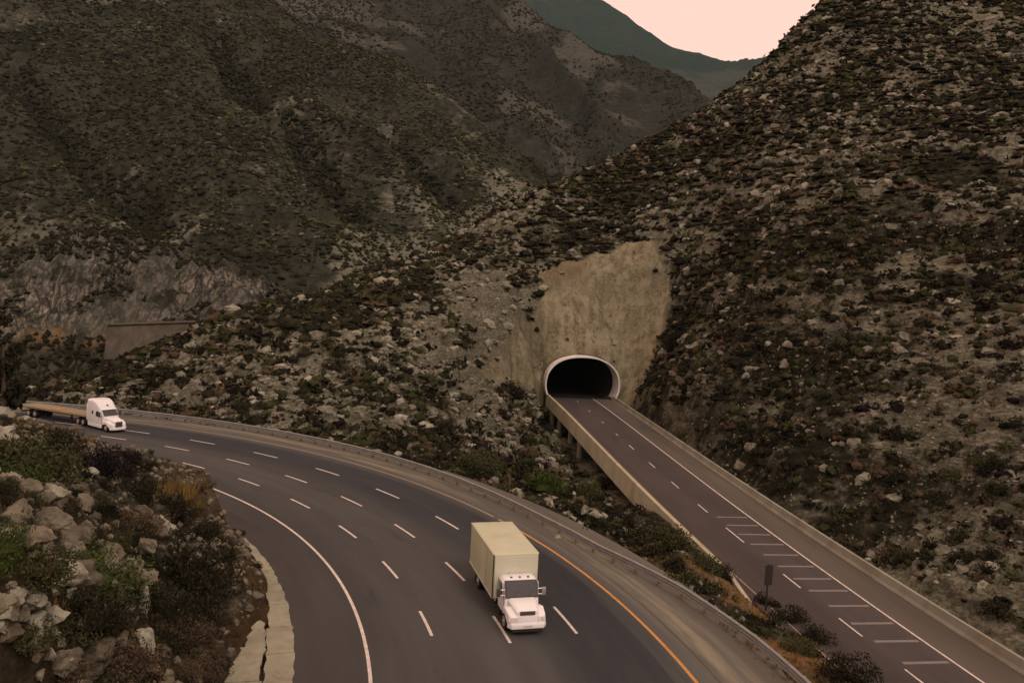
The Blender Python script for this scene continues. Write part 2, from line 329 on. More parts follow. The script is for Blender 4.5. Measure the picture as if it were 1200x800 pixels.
# ------------------------------------------------------------------ mesh helpers
def set_attr(me, name, vals, domain='POINT'):
    a = me.attributes.new(name, 'FLOAT', domain); a.data.foreach_set('value', np.ascontiguousarray(vals, dtype=np.float32))
def np_mesh(name, verts, faces, mat, smooth=False):
    """faces: (n,3) or (n,4) int array"""
    verts = np.asarray(verts, np.float32); faces = np.asarray(faces, np.int32); me = bpy.data.meshes.new(name)
    me.vertices.add(len(verts)); me.vertices.foreach_set('co', verts.ravel())
    k = faces.shape[1]; me.loops.add(faces.size); me.loops.foreach_set('vertex_index', faces.ravel())
    me.polygons.add(len(faces)); me.polygons.foreach_set('loop_start', np.arange(0, faces.size, k, dtype=np.int32))
    me.polygons.foreach_set('use_smooth', np.full(len(faces), smooth)); me.update(calc_edges=True); me.validate()
    if mat: me.materials.append(mat)
    return me
def link(name, me, parent=None, loc=None):
    o = bpy.data.objects.new(name, me); COL.objects.link(o)
    if parent is not None: o.parent = parent
    if loc is not None: o.location = loc
    return o
def tag(o, label=None, cat=None, group=None, kind=None):
    if label: o['label'] = label
    if cat: o['category'] = cat
    if group: o['group'] = group
    if kind: o['kind'] = kind
    return o
def empty(name, loc=(0, 0, 0), rz=0.0, label=None, cat=None, group=None):
    o = link(name, None); o.location = loc; o.rotation_euler = (0, 0, rz); o.empty_display_size = 0.3
    return tag(o, label, cat, group)
def grid_faces(nr, nc):
    i = np.arange(nr - 1)[:, None] * nc + np.arange(nc - 1)[None]; return np.stack([i, i + 1, i + nc + 1, i + nc], -1).reshape(-1, 4)
class MB:
    def __init__(s): s.bm = bmesh.new()
    def hull(s, ring_list, cap=True):
        """rings of equal length joined into a closed skin"""
        R = [[s.bm.verts.new(p) for p in r] for r in ring_list]; n = len(R[0])
        for a, b in zip(R[:-1], R[1:]):
            for i in range(n): s.bm.faces.new((a[i], a[(i + 1) % n], b[(i + 1) % n], b[i]))
        if cap: s.bm.faces.new(R[0][::-1]); s.bm.faces.new(R[-1])
        return s
    def box(s, x0, x1, y0, y1, z0, z1):
        return s.hull([[(x0, y0, z), (x1, y0, z), (x1, y1, z), (x0, y1, z)] for z in (z0, z1)])
    def prism(s, prof, y0, y1, inset=0.0):
        """profile of (x,z) points carried across from y0 to y1"""
        return s.hull([[(x, y0, z) for x, z in prof], [(x, y1, z) for x, z in prof]])
    def cyl(s, c, r, h, axis='y', n=16, r2=None):
        r2 = r if r2 is None else r2; rings = []
        for t, rr in ((-h / 2, r), (h / 2, r2)):
            ring = []
            for k in range(n):
                a = 2 * math.pi * k / n; u, v = rr * math.cos(a), rr * math.sin(a)
                ring.append({'y': (c[0] + u, c[1] + t, c[2] + v), 'x': (c[0] + t, c[1] + u, c[2] + v), 'z': (c[0] + u, c[1] + v, c[2] + t)}[axis])
            rings.append(ring)
        return s.hull(rings)
    def poly(s, pts): s.bm.faces.new([s.bm.verts.new(p) for p in pts]); return s
    def build(s, name, mat, parent=None, bevel=0.0, seg=2, smooth=False):
        bmesh.ops.recalc_face_normals(s.bm, faces=s.bm.faces)
        me = bpy.data.meshes.new(name)
        if bevel:
            bmesh.ops.bevel(s.bm, geom=[e for e in s.bm.edges if len(e.link_faces) == 2 and e.calc_face_angle(0) > 0.35], offset=bevel, segments=seg, affect='EDGES', profile=0.6, clamp_overlap=True)
        s.bm.to_mesh(me); s.bm.free(); me.materials.append(mat)
        if smooth or bevel:
            me.polygons.foreach_set('use_smooth', [True] * len(me.polygons)); me.set_sharp_from_angle(angle=math.radians(38))
        return link(name, me, parent)

#@@TERRAIN
# ------------------------------------------------------------------ terrain functions
spur_px = [  # sight line x, y, distance: skyline of the spur
    (1000, -14, 262), (960, 18, 248), (930, 45, 238), (885, 85, 222), (840, 122, 212), (800, 152, 206), (740, 180, 202), (690, 203, 195), (640, 222, 188), (560, 265, 176),
    (480, 306, 160), (380, 341, 145), (290, 368, 134), (240, 394, 126), (130, 454, 110), (60, 468, 106), (0, 476, 104),
    # right-hand slope
    (1200, -160, 290), (1200, 0, 225), (1200, 100, 163), (1200, 300, 101), (1200, 500, 70), (1200, 690, 50), (1200, 760, 45), (1000, 632, 69), (1000, 500, 80), (1000, 300, 110), (1000, 150, 158), (1000, 70, 190),
    (850, 545, 92), (850, 500, 97), (850, 400, 112), (850, 300, 134), (850, 200, 165), (745, 478, 128), (775, 400, 145), (765, 282, 162), (745, 230, 178),
    # cut above the portal
    (680, 400, 144), (680, 350, 152), (680, 312, 158), (690, 260, 172), (640, 332, 155), (600, 400, 137), (570, 430, 127), (732, 455, 142), (630, 455, 137),
    # gully below the viaduct and the strip between the roads
    (648, 508, 135), (664, 514, 128), (679, 537, 112), (691, 545, 104), (600, 505, 109), (620, 562, 84), (560, 520, 95), (680, 590, 77), (560, 552, 76), (740, 598, 74), (760, 640, 62),
    (800, 655, 58), (860, 700, 50), (900, 740, 45), (960, 800, 39),
    # left arm behind the main road
    (480, 520, 83), (480, 450, 99), (480, 380, 120), (540, 400, 122), (400, 480, 93), (380, 420, 108), (250, 478, 95), (250, 440, 107), (130, 474, 100), (0, 482, 99)]
spur_pts = [at(*p) for p in spur_px]
for px, py, d in spur_px[:17]:
    b = at(px, py, d + 55); b[2] = at(px, py, d)[2] - 30 * K if px > 500 else at(px, py, d)[2] - 18; spur_pts.append(b)
    if px < 500:
        for dd, zz in ((115, -27), (190, -36)): c = at(px, py, d + dd); c[2] = zz; spur_pts.append(c)
SPUR = TPS(spur_pts, 2e-5)
def carve(x, y, z, soft=1.0):
    """cut the two road beds into a height field; returns new z and main/tunnel coordinates"""
    sh = z.shape; x, y, z = x.ravel(), y.ravel(), z.ravel().copy()
    ms, mo = main_so(x, y); ts, to = tun_so(x, y)
    tz = np.interp(ts, TS, TZ)
    # tunnel road: right edge hugs the deck, left side falls into the gully under the viaduct
    on_br = sstep(BRIDGE_S0 - 5, BRIDGE_S0 + 6, ts)
    near = (ts < PORTAL_S + 1.2)
    left = np.where(to < -5.12 * K, tz + 0.42, tz - 0.25) - on_br * 1.7
    inside = (to > -4.9 * K) & (to < 7.3 * K)
    zr = np.where(to > 0, tz - 0.25 - on_br * 1.0, left)
    wl = sstep(-4.9 * K - 6.0, -4.9 * K - 1.0, to); wr = 1 - sstep(7.35 * K, 7.35 * K + 3.0, to)
    gut = np.minimum(z, tz - 0.3 - on_br * 1.9)                     # under and left of the deck
    lz = np.where(on_br > .5, gut, z * (1 - wl) + zr * wl)
    deckz = np.where(on_br > .5, np.minimum(z, tz - 1.3), zr)
    z2 = np.where(to < -4.7 * K, np.where(to > -12 * K, lz, z), np.where(to < 6.4 * K, deckz, (tz - 0.3) * wr + z * (1 - wr)))
    z = np.where(near & (to < 14 * K), z2 + (z - z2) * np.where(np.abs(to - TCEN) > 6.9 * K, sstep(PORTAL_S - 16, PORTAL_S + 1, ts) * sstep(6.9 * K, 9.5 * K, np.abs(to - TCEN)), 0), z)
    # main road
    w = sstep(10.6 * K, 16.5 * K, mo); road = -0.12
    rail = np.interp(ms / K, [-20, 10, 28, 34, 40, 46, 60], [10.3, 10.1, 9.5, 9.8, 11.0, 11.6, 12.0]) * K
    w = sstep(rail + 0.2, rail + 6.0, mo)
    z = np.where(mo < rail + 6, road * (1 - w) + z * w, z)
    return z.reshape(sh), ms.reshape(sh), mo.reshape(sh), ts.reshape(sh), to.reshape(sh), tz.reshape(sh)
def near_smooth(x, y): return carve(x, y, SPUR(x, y))[0]

bank_px = [(-60, 486, 50), (0, 499, 49), (60, 510, 49), (110, 522, 49), (150, 532, 50), (200, 556, 53), (238, 574, 55), (268, 606, 51), (290, 645, 46.5), (312, 690, 41.5), (325, 722, 38.4),
           (310, 750, 36), (285, 790, 33), (30, 560, 37), (100, 570, 41), (150, 620, 38), (220, 640, 43.5), (250, 720, 37), (285, 700, 40.5), (100, 680, 30), (190, 770, 30.5), (50, 690, 25), (10, 790, 17.5), (90, 790, 20.5), (160, 810, 25),
           (245, 800, 31), (0, 640, 27), (60, 620, 31), (180, 690, 35)]
bank_pts = [at(*p) for p in bank_px]
for s_, o_, z_ in [(21, -11.6, 1.3), (26, -11.8, 1.6), (31, -11.9, 1.7), (36, -12.2, 1.6), (22, -10.4, .1), (29, -10.9, .25), (36, -11.1, .2), (-40, -13, -.3), (-25, -11, -.3), (-15, -10.3, -.3), (-5, -10.2, -.3), (5, -10.2, -.3), (14, -10.2, -.3), (52, -12.5, -.1), (60, -13.5, -.1), (68, -14.5, 0)]:
    x_, y_ = mpt(s_ * K, o_ * K); bank_pts.append((x_, y_, z_))
bank_pts += [(-70, 60, 14), (-75, 30, 17), (-45, 8, 15), (-25, 0, 11), (-12, 4, 6)]
BANK = TPS(bank_pts, 1e-6)

# ------------------------------------------------------------------ near hillside, one sheet under both roads
def near_mesh():
    az = np.linspace(-0.73, 0.73, 500); d = np.geomspace(25.0, 345.0, 500)
    x = d[:, None] * np.tan(az)[None]; y = np.repeat(d[:, None], len(az), 1)
    base = SPUR(x, y); z0, ms, mo, ts, to, tz = carve(x, y, base)
    # surveyed masks
    P = np.array([(556, 442), (578, 416), (598, 392), (612, 366), (640, 344), (628, 328), (668, 312), (700, 298), (738, 286), (776, 279), (783, 320), (779, 380), (768, 425), (757, 456), (742, 474), (724, 480), (690, 474), (640, 470), (622, 446), (590, 448)], float)
    su, sv, _ = project(x, y, base); xx = su + 11 * fbm(x, y, 11, 5, 31) + 4 * ridged(x, y, 3, 3, 33); yy = sv + 9 * fbm(x, y, 11, 5, 37)
    ins = np.zeros_like(x, bool); dist = np.full_like(x, 1e9)
    for a, b in zip(P, np.roll(P, -1, 0)):
        cond = (a[1] > yy) != (b[1] > yy); xi = a[0] + (yy - a[1]) / (b[1] - a[1] + 1e-9) * (b[0] - a[0]); ins ^= cond & (xx < xi)
        e = b - a; t = np.clip(((xx - a[0]) * e[0] + (yy - a[1]) * e[1]) / (e @ e), 0, 1); dist = np.minimum(dist, np.hypot(xx - a[0] - t * e[0], yy - a[1] - t * e[1]))
    ins &= (y > 118 * K) & (y < 205 * K); dist = np.where((y > 118 * K) & (y < 205 * K), dist, 1e9)
    scar = sstep(-3.5, 3.0, np.where(ins, dist, -dist))
    cor = np.minimum(sstep(10.9 * K, 16 * K, mo), np.where(ts < PORTAL_S + 2, np.maximum(sstep(7.4 * K, 10.5 * K, to), sstep(4.9 * K, 8 * K, -to)), 1.0))
    cor = np.where(mo < 10.9 * K, 0, cor)
    zw = base
    rough = 1.6 * fbm(x, y, 16, 5, 3) + 0.95 * ridged(x, y, 5.5, 4, 8) + 0.55 * ridged(x, y, 1.9, 4, 12)
    rough = rough + 1.5 * sstep(60, 180, y) * fbm(x, y, 34, 3, 44)
    ph = (zw + 2.2 * fbm(x, y, 22, 3, 21)) / 2.6; fr = ph - np.floor(ph)
    lm_ = sstep(-0.25, 0.2, fbm(x, y, 26, 3, 55)); ledge = 2.1 * (sstep(0.34, 0.58, fr) - fr) * lm_; face = ((fr > .32) & (fr < .60)) * lm_
    rough = rough + ledge
    smooth_scar = 0.30 * fbm(x, y, 6, 4, 61) + 0.25 * ridged(x, y, 2.5, 3, 66)
    z = z0 + cor * (rough * (1 - scar) + smooth_scar * scar)
    z = np.where((cor > 0) & (mo > 10.9 * K), z, z0)
    # rock that shows: ledges of the left arm, the upper slope
    stone = sstep(-0.1, 0.5, fbm(x, y, 30, 4, 71)) * 0.7 + 0.75 * face
    p2 = np.array([hit(px, py, near_smooth)[:2] for px, py in [(200, 466), (320, 470), (430, 462), (520, 440), (580, 362), (610, 340), (470, 395), (300, 440)]])
    dmin = np.min(np.hypot(x[..., None] - p2[:, 0], y[..., None] - p2[:, 1]), -1); stone = stone + 0.90 * sstep(16, 4, dmin + 5 * fbm(x, y, 8, 4, 75))
    strat = fbm(x * .34, y * .34, 5.0, 4, 77, z=base * 1.2); stone = stone + .9 * sstep(.02, .35, strat) * (y > 60)
    stone *= 1 - 0.7 * sstep(20 * K, 11 * K, mo)
    clay = np.zeros_like(x)
    for px, py, r in [(840, 690, 4.0), (868, 712, 3.5), (900, 745, 3.5), (650, 325, 5), (668, 318, 4), (600, 505, 4), (930, 780, 3)]:
        c = hit(px, py, near_smooth); dd = np.hypot(x - c[0], y - c[1]) + 2.2 * fbm(x, y, 4, 4, 81); clay = np.maximum(clay, sstep(r, r * 0.45, dd) * (1.0 if py > 640 else 0.22))
    lip = (ts > PORTAL_S - 1) & (abs(to - TCEN) < 13 * K) & (ts < PORTAL_S + 45); lw = 1 - sstep(6.95 * K, 12.5 * K, abs(to - TCEN))
    prof = arch_height(np.abs(to - TCEN)) + PORTAL_Z
    cap = prof + 0.12 + 0.10 * fbm(x, y, 2, 3, 5)
    z = np.where(lip & (ts > PORTAL_S + 1.2), z + (np.clip(z, cap, cap + np.maximum(ts - PORTAL_S - 3.0, 0) * 1.9) - z) * lw * (1 - sstep(20, 45, ts - PORTAL_S)), z)
    bw = ((ts > PORTAL_S + 3.5) & (ts < PORTAL_S + 50) & (abs(to - TCEN) < 17 * K)).astype(float) * sstep(3.5, 8, ts - PORTAL_S)
    for _ in range(26):
        zb = z.copy(); zb[1:-1, 1:-1] = (z[:-2, 1:-1] + z[2:, 1:-1] + z[1:-1, :-2] + z[1:-1, 2:] + z[1:-1, 1:-1]) / 5; z = z + (zb - z) * bw * scar
    z = z + bw * scar * (0.95 * ridged(x, y, 3.8, 4, 66) + 1.9 * fbm(x, y, 9, 4, 67) + .8 * ridged(x * 1.6, y * .35, 2.4, 3, 68))
    low = (abs(to - TCEN) < 6.25 * K) & (ts < PORTAL_S + 1.2) & (ts > PORTAL_S - 12)
    V = np.stack([x, y, z], -1).reshape(-1, 3); F = grid_faces(*x.shape)
    inside = ((abs(to - TCEN) < 6.9 * K) & (ts > PORTAL_S - 6) & (ts < PORTAL_S + 6)).ravel(); hi = (ts > PORTAL_S + 1.2).ravel()
    kill = inside[F].all(1) & (hi[F].any(1) & ~hi[F].all(1))
    # surveyed tunnel bore: nothing of the ground stands inside it
    F = F[~kill]
    me = np_mesh('hillside', V, F, M_HILL, True)
    set_attr(me, 'scar', scar.ravel()); set_attr(me, 'stone', np.clip(stone, 0, 1.4).ravel()); set_attr(me, 'clay', clay.ravel())
    o = link('hillside', me); tag(o, kind='structure'); o['label'] = 'scrub covered stony hillside with a bare earth cut above the tunnel mouth'
    return dict(x=x, y=y, z=z, scar=scar, stone=stone, clay=clay, mo=mo, to=to, ts=ts, az=az, d=d, V=V)
def arch_height(l, extra=0.0):
    """height of the outer arch above the road at lateral distance l"""
    a, b, c = 6.75 * K + extra, 4.98 * K + extra, 2.55 * K; co = np.clip(l / a, 0, 1) ** (1 / .84)
    return c + b * np.sqrt(1 - co ** 2) ** .92
NEAR = near_mesh()
def near_z(x, y):
    """height of the built hillside by bilinear lookup"""
    x, y = np.atleast_1d(x).astype(float), np.atleast_1d(y).astype(float)
    az = np.arctan2(x, y); j = np.interp(az, NEAR['az'], np.arange(len(NEAR['az']))); i = np.interp(y, NEAR['d'], np.arange(len(NEAR['d'])))
    i0, j0 = np.minimum(i.astype(int), len(NEAR['d']) - 2), np.minimum(j.astype(int), len(NEAR['az']) - 2); fi, fj = i - i0, j - j0; Z = NEAR['z']
    return (Z[i0, j0] * (1 - fi) + Z[i0 + 1, j0] * fi) * (1 - fj) + (Z[i0, j0 + 1] * (1 - fi) + Z[i0 + 1, j0 + 1] * fi) * fj
def near_at(field, x, y):
    az = np.arctan2(x, y); j = np.rint(np.interp(az, NEAR['az'], np.arange(len(NEAR['az'])))).astype(int); i = np.rint(np.interp(y, NEAR['d'], np.arange(len(NEAR['d'])))).astype(int)
    return NEAR[field][i, j]

# ------------------------------------------------------------------ foreground bank
def bank_mesh():
    xs = np.arange(-62, 3, 0.24); ys = np.arange(4, 78, 0.24); x, y = np.meshgrid(xs, ys)
    z0 = BANK(x, y); ms, mo = main_so(x, y); ms, mo = ms.reshape(x.shape), mo.reshape(x.shape)
    hgt = sstep(-0.2, 2.5, z0)
    lump = ridged(x, y, 4.2, 4, 91, z=z0) * 0.55 + fbm(x, y, 2.0, 4, 95) * 0.45 + ridged(x, y, 1.0, 3, 98) * 0.16
    z = z0 + lump * (0.32 + 0.9 * hgt)
    z = np.minimum(z, 9.0 * K + 0.15 * z)
    foot = sstep(-9.9 * K, -10.9 * K, mo + 0.25 * fbm(x, y, 2, 3, 5)); z = z * foot - 0.35 * (1 - foot)
    sl = sstep(36 * K, 41 * K, ms); wd_ = np.interp(ms / K, [36, 38.6, 42.1, 46.2, 50.1, 54.4, 60], [11.1, 11.5, 12.1, 12.6, 12.9, 13.3, 13.8]) * K; z = np.where((mo > -wd_), z * (1 - sl) - 0.35 * sl, z)
    stone = sstep(0.0, 0.5, lump); clay = sstep(-16.5 * K, -11.0 * K, mo) * sstep(10 * K, 22 * K, ms) * 0.30 * sstep(-.1, .4, fbm(x, y, 5, 3, 15))
    near = np.hypot(x - at(20, 790, 18)[0], y - at(20, 790, 18)[1]); clay = np.maximum(clay, 0.12 * sstep(4, 1, near))
    V = np.stack([x, y, z], -1).reshape(-1, 3); F = grid_faces(*x.shape)
    keep = (mo < -9.75 * K).ravel()[F].all(1); me = np_mesh('rocky_bank', V, F[keep], M_BANK, True)
    set_attr(me, 'stone', stone.ravel()); set_attr(me, 'clay', clay.ravel()); set_attr(me, 'scar', np.zeros(x.size))
    o = link('rocky_bank', me); tag(o, kind='structure'); o['label'] = 'rocky bank of stones and bushes on the inside of the curve'
    return dict(xs=xs, ys=ys, z=z, mo=mo)
BK = bank_mesh()
def bank_z(x, y):
    x, y = np.atleast_1d(x).astype(float), np.atleast_1d(y).astype(float)
    j = np.clip(np.interp(x, BK['xs'], np.arange(len(BK['xs']))), 0, len(BK['xs']) - 1.001); i = np.clip(np.interp(y, BK['ys'], np.arange(len(BK['ys']))), 0, len(BK['ys']) - 1.001)
    i0, j0 = i.astype(int), j.astype(int); fi, fj = i - i0, j - j0; Z = BK['z']
    return (Z[i0, j0] * (1 - fi) + Z[i0 + 1, j0] * fi) * (1 - fj) + (Z[i0, j0 + 1] * (1 - fi) + Z[i0 + 1, j0 + 1] * fi) * fj

# ------------------------------------------------------------------ mountains
def mountain(name, pts_px, az0, az1, d0, d1, n, m, mat, noise, label, behind=(80, 40), extra=()):
    pts = [at(*p[:3]) for p in pts_px]
    for p in pts_px:
        if len(p) > 3:
            b = at(p[0], p[1], p[2] * (1 + behind[0] / 100)); b[2] = at(*p[:3])[2] * (1 - behind[1] / 100); pts.append(b)
    pts += list(extra)
    f = TPS(pts, 1e-5); az = np.linspace(az0, az1, m); d = np.geomspace(d0 * K, d1 * K, n)
    x = d[:, None] * np.tan(az)[None]; y = np.repeat(d[:, None], m, 1); z = f(x, y); z = z + noise(x, y, z)
    V = np.stack([x, y, z], -1).reshape(-1, 3); me = np_mesh(name, V, grid_faces(n, m), mat, True)
    return f, x, y, z, me, label
def finish(name, r, stone=None, clay=None, scar=None):
    f, x, y, z, me, label = r
    set_attr(me, 'stone', np.zeros(x.size) if stone is None else stone.ravel()); set_attr(me, 'clay', np.zeros(x.size) if clay is None else clay.ravel())
    set_attr(me, 'scar', np.zeros(x.size) if scar is None else scar.ravel())
    o = link(name, me); tag(o, kind='structure'); o['label'] = label; return o
# big slope on the left
left_px = [(-150, 340, 300), (0, 330, 300), (130, 290, 300), (290, 345, 290), (420, 325, 330), (600, 232, 470), (500, 285, 380), (0, 150, 400), (0, 0, 520), (-150, 0, 520), (150, 130, 450), (200, 0, 600), (300, 150, 440), (300, 60, 560), (420, 200, 420),
           (340, 8, 690, 1), (390, 40, 640, 1), (440, 72, 600, 1), (500, 125, 560, 1), (550, 168, 530, 1), (605, 212, 500, 1), (520, 200, 470), (450, 130, 520), (250, -60, 760, 1), (50, -150, 800, 1), (640, 235, 480), (-150, -200, 800, 1)]
GULLIES = [[at(*p)[:2] for p in l] for l in ([(20, 70, 470), (60, 130, 430), (130, 205, 380), (200, 275, 335)], [(425, 110, 520), (465, 175, 475), (520, 240, 440)], [(250, 40, 560), (330, 150, 460), (420, 262, 390)])]
def gully(x, y):
    d = np.full(np.shape(x), 1e9); xx, yy = x + 7 * fbm(x, y, 40, 3, 131), y + 7 * fbm(x, y, 40, 3, 133)
    for l in GULLIES:
        for a, b in zip(l[:-1], l[1:]):
            e = b - a; t = np.clip(((xx - a[0]) * e[0] + (yy - a[1]) * e[1]) / (e @ e), 0, 1); d = np.minimum(d, np.hypot(xx - a[0] - t * e[0], yy - a[1] - t * e[1]))
    return d
def left_noise(x, y, z):
    u = x * 0.8 + y * 0.6                     # gullies run down towards the valley
    v = y * 0.8 - x * 0.6
    g = -np.abs(vnoise(u / 95 + 0.35 * vnoise(x / 90, y / 90, None, 5), v / 330, None, 103)) * 26 + 10
    g2 = -np.abs(vnoise(u / 38 + 0.3 * vnoise(x / 40, y / 40, None, 6), v / 150, None, 108)) * 8 + 3
    cut = gully(x, y); return (g + g2 - 13 * np.exp(-(cut / 9) ** 2) - 6 * np.exp(-(cut / 24) ** 2) + 7 * fbm(x, y, 50, 5, 110) + 3.4 * ridged(x, y, 13, 4, 115))
lm = mountain('scrub_mountain', left_px, -0.80, 0.10, 262, 800, 270, 430, M_MTN, left_noise, 'dark scrub covered mountain slope filling the upper left', (45, 20))
LEFT = lm; finish('scrub_mountain', lm, sstep(0.1, 0.6, fbm(lm[1], lm[2], 60, 4, 120)))
mid_px = [(300, 40, 900), (330, -10, 1150), (450, -60, 1300, 1), (560, -12, 1180, 1), (612, 22, 1130, 1), (660, 46, 1090, 1), (700, 66, 1060, 1), (760, 92, 1020, 1), (815, 110, 990, 1), (838, 135, 960, 1), (860, 165, 930, 1), (900, 200, 900, 1),
          (600, 215, 600), (640, 215, 620), (700, 200, 700), (520, 150, 700), (600, 150, 720), (600, 80, 900), (700, 140, 820), (450, 60, 900), (420, 50, 820), (800, 180, 800), (200, -150, 1300, 1)]
def mid_noise(x, y, z):
    u = x * 0.93 + y * 0.37; v = y * 0.93 - x * 0.37
    g = -np.abs(vnoise(u / 120 + 0.3 * vnoise(x / 120, y / 120, None, 15), v / 500, None, 203)) * 40 + 16
    g2 = -np.abs(vnoise(u / 44 + 0.3 * vnoise(x / 60, y / 60, None, 16), v / 240, None, 208)) * 22 + 9
    return g + g2 + 8 * fbm(x, y, 80, 5, 210) + 6.0 * ridged(x, y, 22, 4, 215)
mm = mountain('reddish_mountain', mid_px, -0.42, 0.42, 540, 1400, 210, 340, M_MID, mid_noise, 'reddish brown mountain with rocky ribs behind the valley', (40, 25))
MID = mm; finish('reddish_mountain', mm, sstep(0.0, 0.5, fbm(mm[1], mm[2], 90, 4, 220)))
far_px = [(450, -150, 3200, 1), (560, -60, 3000, 1), (640, -30, 2900, 1), (688, 0, 2800, 1), (730, 22, 2750, 1), (770, 42, 2700, 1), (800, 53, 2650, 1), (830, 58, 2600, 1), (855, 66, 2550, 1), (890, 67, 2600, 1), (960, 72, 2600, 1), (1100, 60, 2700, 1),
          (600, 120, 1700), (820, 180, 1500), (700, 100, 1900), (900, 180, 1500), (560, 30, 2200), (1000, 170, 1600), (800, 100, 2000), (650, 30, 2350), (600, 10, 2400)]
def far_noise(x, y, z):
    u = x * 0.75 + y * 0.66; v = y * 0.75 - x * 0.66
    return -np.abs(vnoise(u / 260, v / 900, None, 303)) * 60 + 24 + 16 * fbm(x, y, 160, 5, 310) + 6 * ridged(x, y, 50, 4, 312)
fm = mountain('far_mountain', far_px, -0.30, 0.55, 1450, 3600, 150, 250, M_FAR, far_noise, 'far blue green mountain under the pale sky', (40, 30))
finish('far_mountain', fm, sstep(0.2, 0.7, fbm(fm[1], fm[2], 250, 4, 320)))
# knoll with the cut rock face beyond the spur
knoll_px = [(-80, 335, 262), (0, 324, 262), (60, 300, 264), (130, 292, 266), (190, 305, 262), (250, 330, 256), (295, 350, 250), (-80, 372, 246), (0, 372, 246), (60, 372, 246), (130, 372, 244), (200, 372, 240), (250, 372, 236),
            (0, 386, 238), (60, 386, 238), (130, 388, 236), (200, 386, 230), (-80, 388, 238), (-80, 440, 226), (0, 436, 224), (60, 440, 222), (130, 432, 222), (200, 410, 220), (0, 458, 196), (60, 458, 196), (130, 452, 196), (230, 420, 205), (300, 385, 225), (330, 385, 240), (380, 400, 240), (440, 410, 250)]
def knoll_noise(x, y, z):
    u = x * .92 + .30 * z + 5 * fbm(x, y, 20, 3, 402)
    st = 2.2 * ridged(u, y * .25, 7.0, 3, 401) + 1.3 * ridged(u, y * .5 + z * .4, 2.6, 3, 403) + 2.2 * fbm(x, y, 14, 4, 405)
    ph = (z + 1.5 * fbm(x, y, 12, 3, 407)) / 5.0; fr = ph - np.floor(ph); return 1.45 * st + 2.4 * (sstep(.35, .6, fr) - fr)
kn = mountain('rock_knoll', knoll_px + [(0, 322, 300), (130, 292, 300), (250, 325, 290), (-80, 330, 300)], -0.80, -0.22, 186, 300, 200, 270, M_KNOLL, knoll_noise, 'layered rock knoll cut back above an old bench road')
_kx, _ky, _kz = kn[1], kn[2], kn[3]; _pu, _pv, _pd = project(_kx, _ky, _kz)
_cl = np.zeros_like(_kx)
for px, py, d, r in [(40, 405, 230, 12), (110, 405, 228, 9), (75, 425, 224, 9), (15, 415, 230, 9), (125, 425, 222, 8)]:
    c = at(px, py, d); _cl = np.maximum(_cl, sstep(r, r * .4, np.sqrt((_kx - c[0]) ** 2 + ((_ky - c[1]) * .7) ** 2 + (_kz - c[2]) ** 2) + 4 * fbm(_kx, _ky, 7, 4, 41)))
finish('rock_knoll', kn, clay=_cl, scar=np.maximum(sstep(-6.5, -9.5, _kz + 2 * fbm(_kx, _ky, 10, 3, 43)), sstep(268 * K, 278 * K, _ky)))
rw = empty('retaining_wall', tuple(at(180, 400, 230)), 0, 'plain grey retaining wall below the old bench road on the rock knoll', 'wall'); W0 = np.array(at(180, 400, 230))
ta, tb, ba, bb = [np.array(at(*q)) for q in ((126, 381, 226), (244, 377, 222), (120, 432, 219), (200, 432, 214))]; back = np.array([-2.0, 7.0, 0])
MB().hull([[tuple(q - W0) for q in (ba, bb, tb, ta)], [tuple(q + back - W0) for q in (ba, bb, tb, ta)]]).build('wall_face', M_WALL, rw)
up = np.array([0, 0, .22]); f0 = np.array([.2, -.8, 0])
MB().hull([[tuple(q - W0) for q in (ta + f0, tb + f0, tb + f0 + up, ta + f0 + up)], [tuple(q + back - W0) for q in (ta, tb, tb + up, ta + up)]]).build('bench_edge', M_WALL, rw)
# the plain under everything, out to the horizon
me = np_mesh('ground', [(-3000, -700, -34), (3000, -700, -34), (3000, 4600, -34), (-3000, 4600, -34)], [(0, 1, 2, 3)], M_MTN)
for a_ in ('stone', 'clay', 'scar'): set_attr(me, a_, np.zeros(4))
tag(link('ground', me), kind='structure')

#@@ROADS
# ------------------------------------------------------------------ roads and markings
def strip(name, mat, fn, s0, s1, offs, z, parent=None, step=1.0, uv=True):
    s = np.arange(s0, s1 + 1e-6, step) if s1 - s0 > step else np.array([s0, s1]); n = len(offs); V = []; U = []
    for si in s:
        for o_ in offs:
            p = fn(si, o_); V.append((p[0], p[1], (p[2] if len(p) > 2 else 0.0) + z)); U.append((si, o_))
    F = grid_faces(len(s), n); me = np_mesh(name, V, F, mat, True)
    if uv:
        l = me.uv_layers.new(name='lane'); idx = np.empty(len(me.loops), np.int32); me.loops.foreach_get('vertex_index', idx)
        l.data.foreach_set('uv', np.array(U, np.float32)[idx].ravel())
    if me.polygons[0].normal.z < 0: me.flip_normals()
    return link(name, me, parent)
def rail_off(s): return np.interp(s / K, [-20, 10, 28, 34, 40, 46, 60], [10.15, 10.0, 9.35, 9.6, 10.85, 11.45, 11.8]) * K
main_road = strip('main_road', M_ASPH, mpt, -88 * K, 74 * K, [o * K for o in (-10.2, -9.2, -6.7, -3.5, 0, 3.5, 7.25, 8.5, 10.0, 12.2)], 0.0, step=1.0)
tag(main_road, kind='structure'); main_road['label'] = 'curving four lane asphalt carriageway with the two trucks'
L0 = 8.149 * K; LD = 3.298 * K
for ln, ph, n0 in ((-3.5, -9.702, 0), (0, -8.331, 0), (3.5, -17.0, 0)):
    for k in range(-6, 12):
        s0 = ph * K + k * L0
        if -80 * K < s0 < 66 * K: strip('lane_dash', M_WPAINT, mpt, s0, s0 + LD, [(ln - .075) * K, (ln + .075) * K], 0.006, main_road, step=1.2, uv=False)
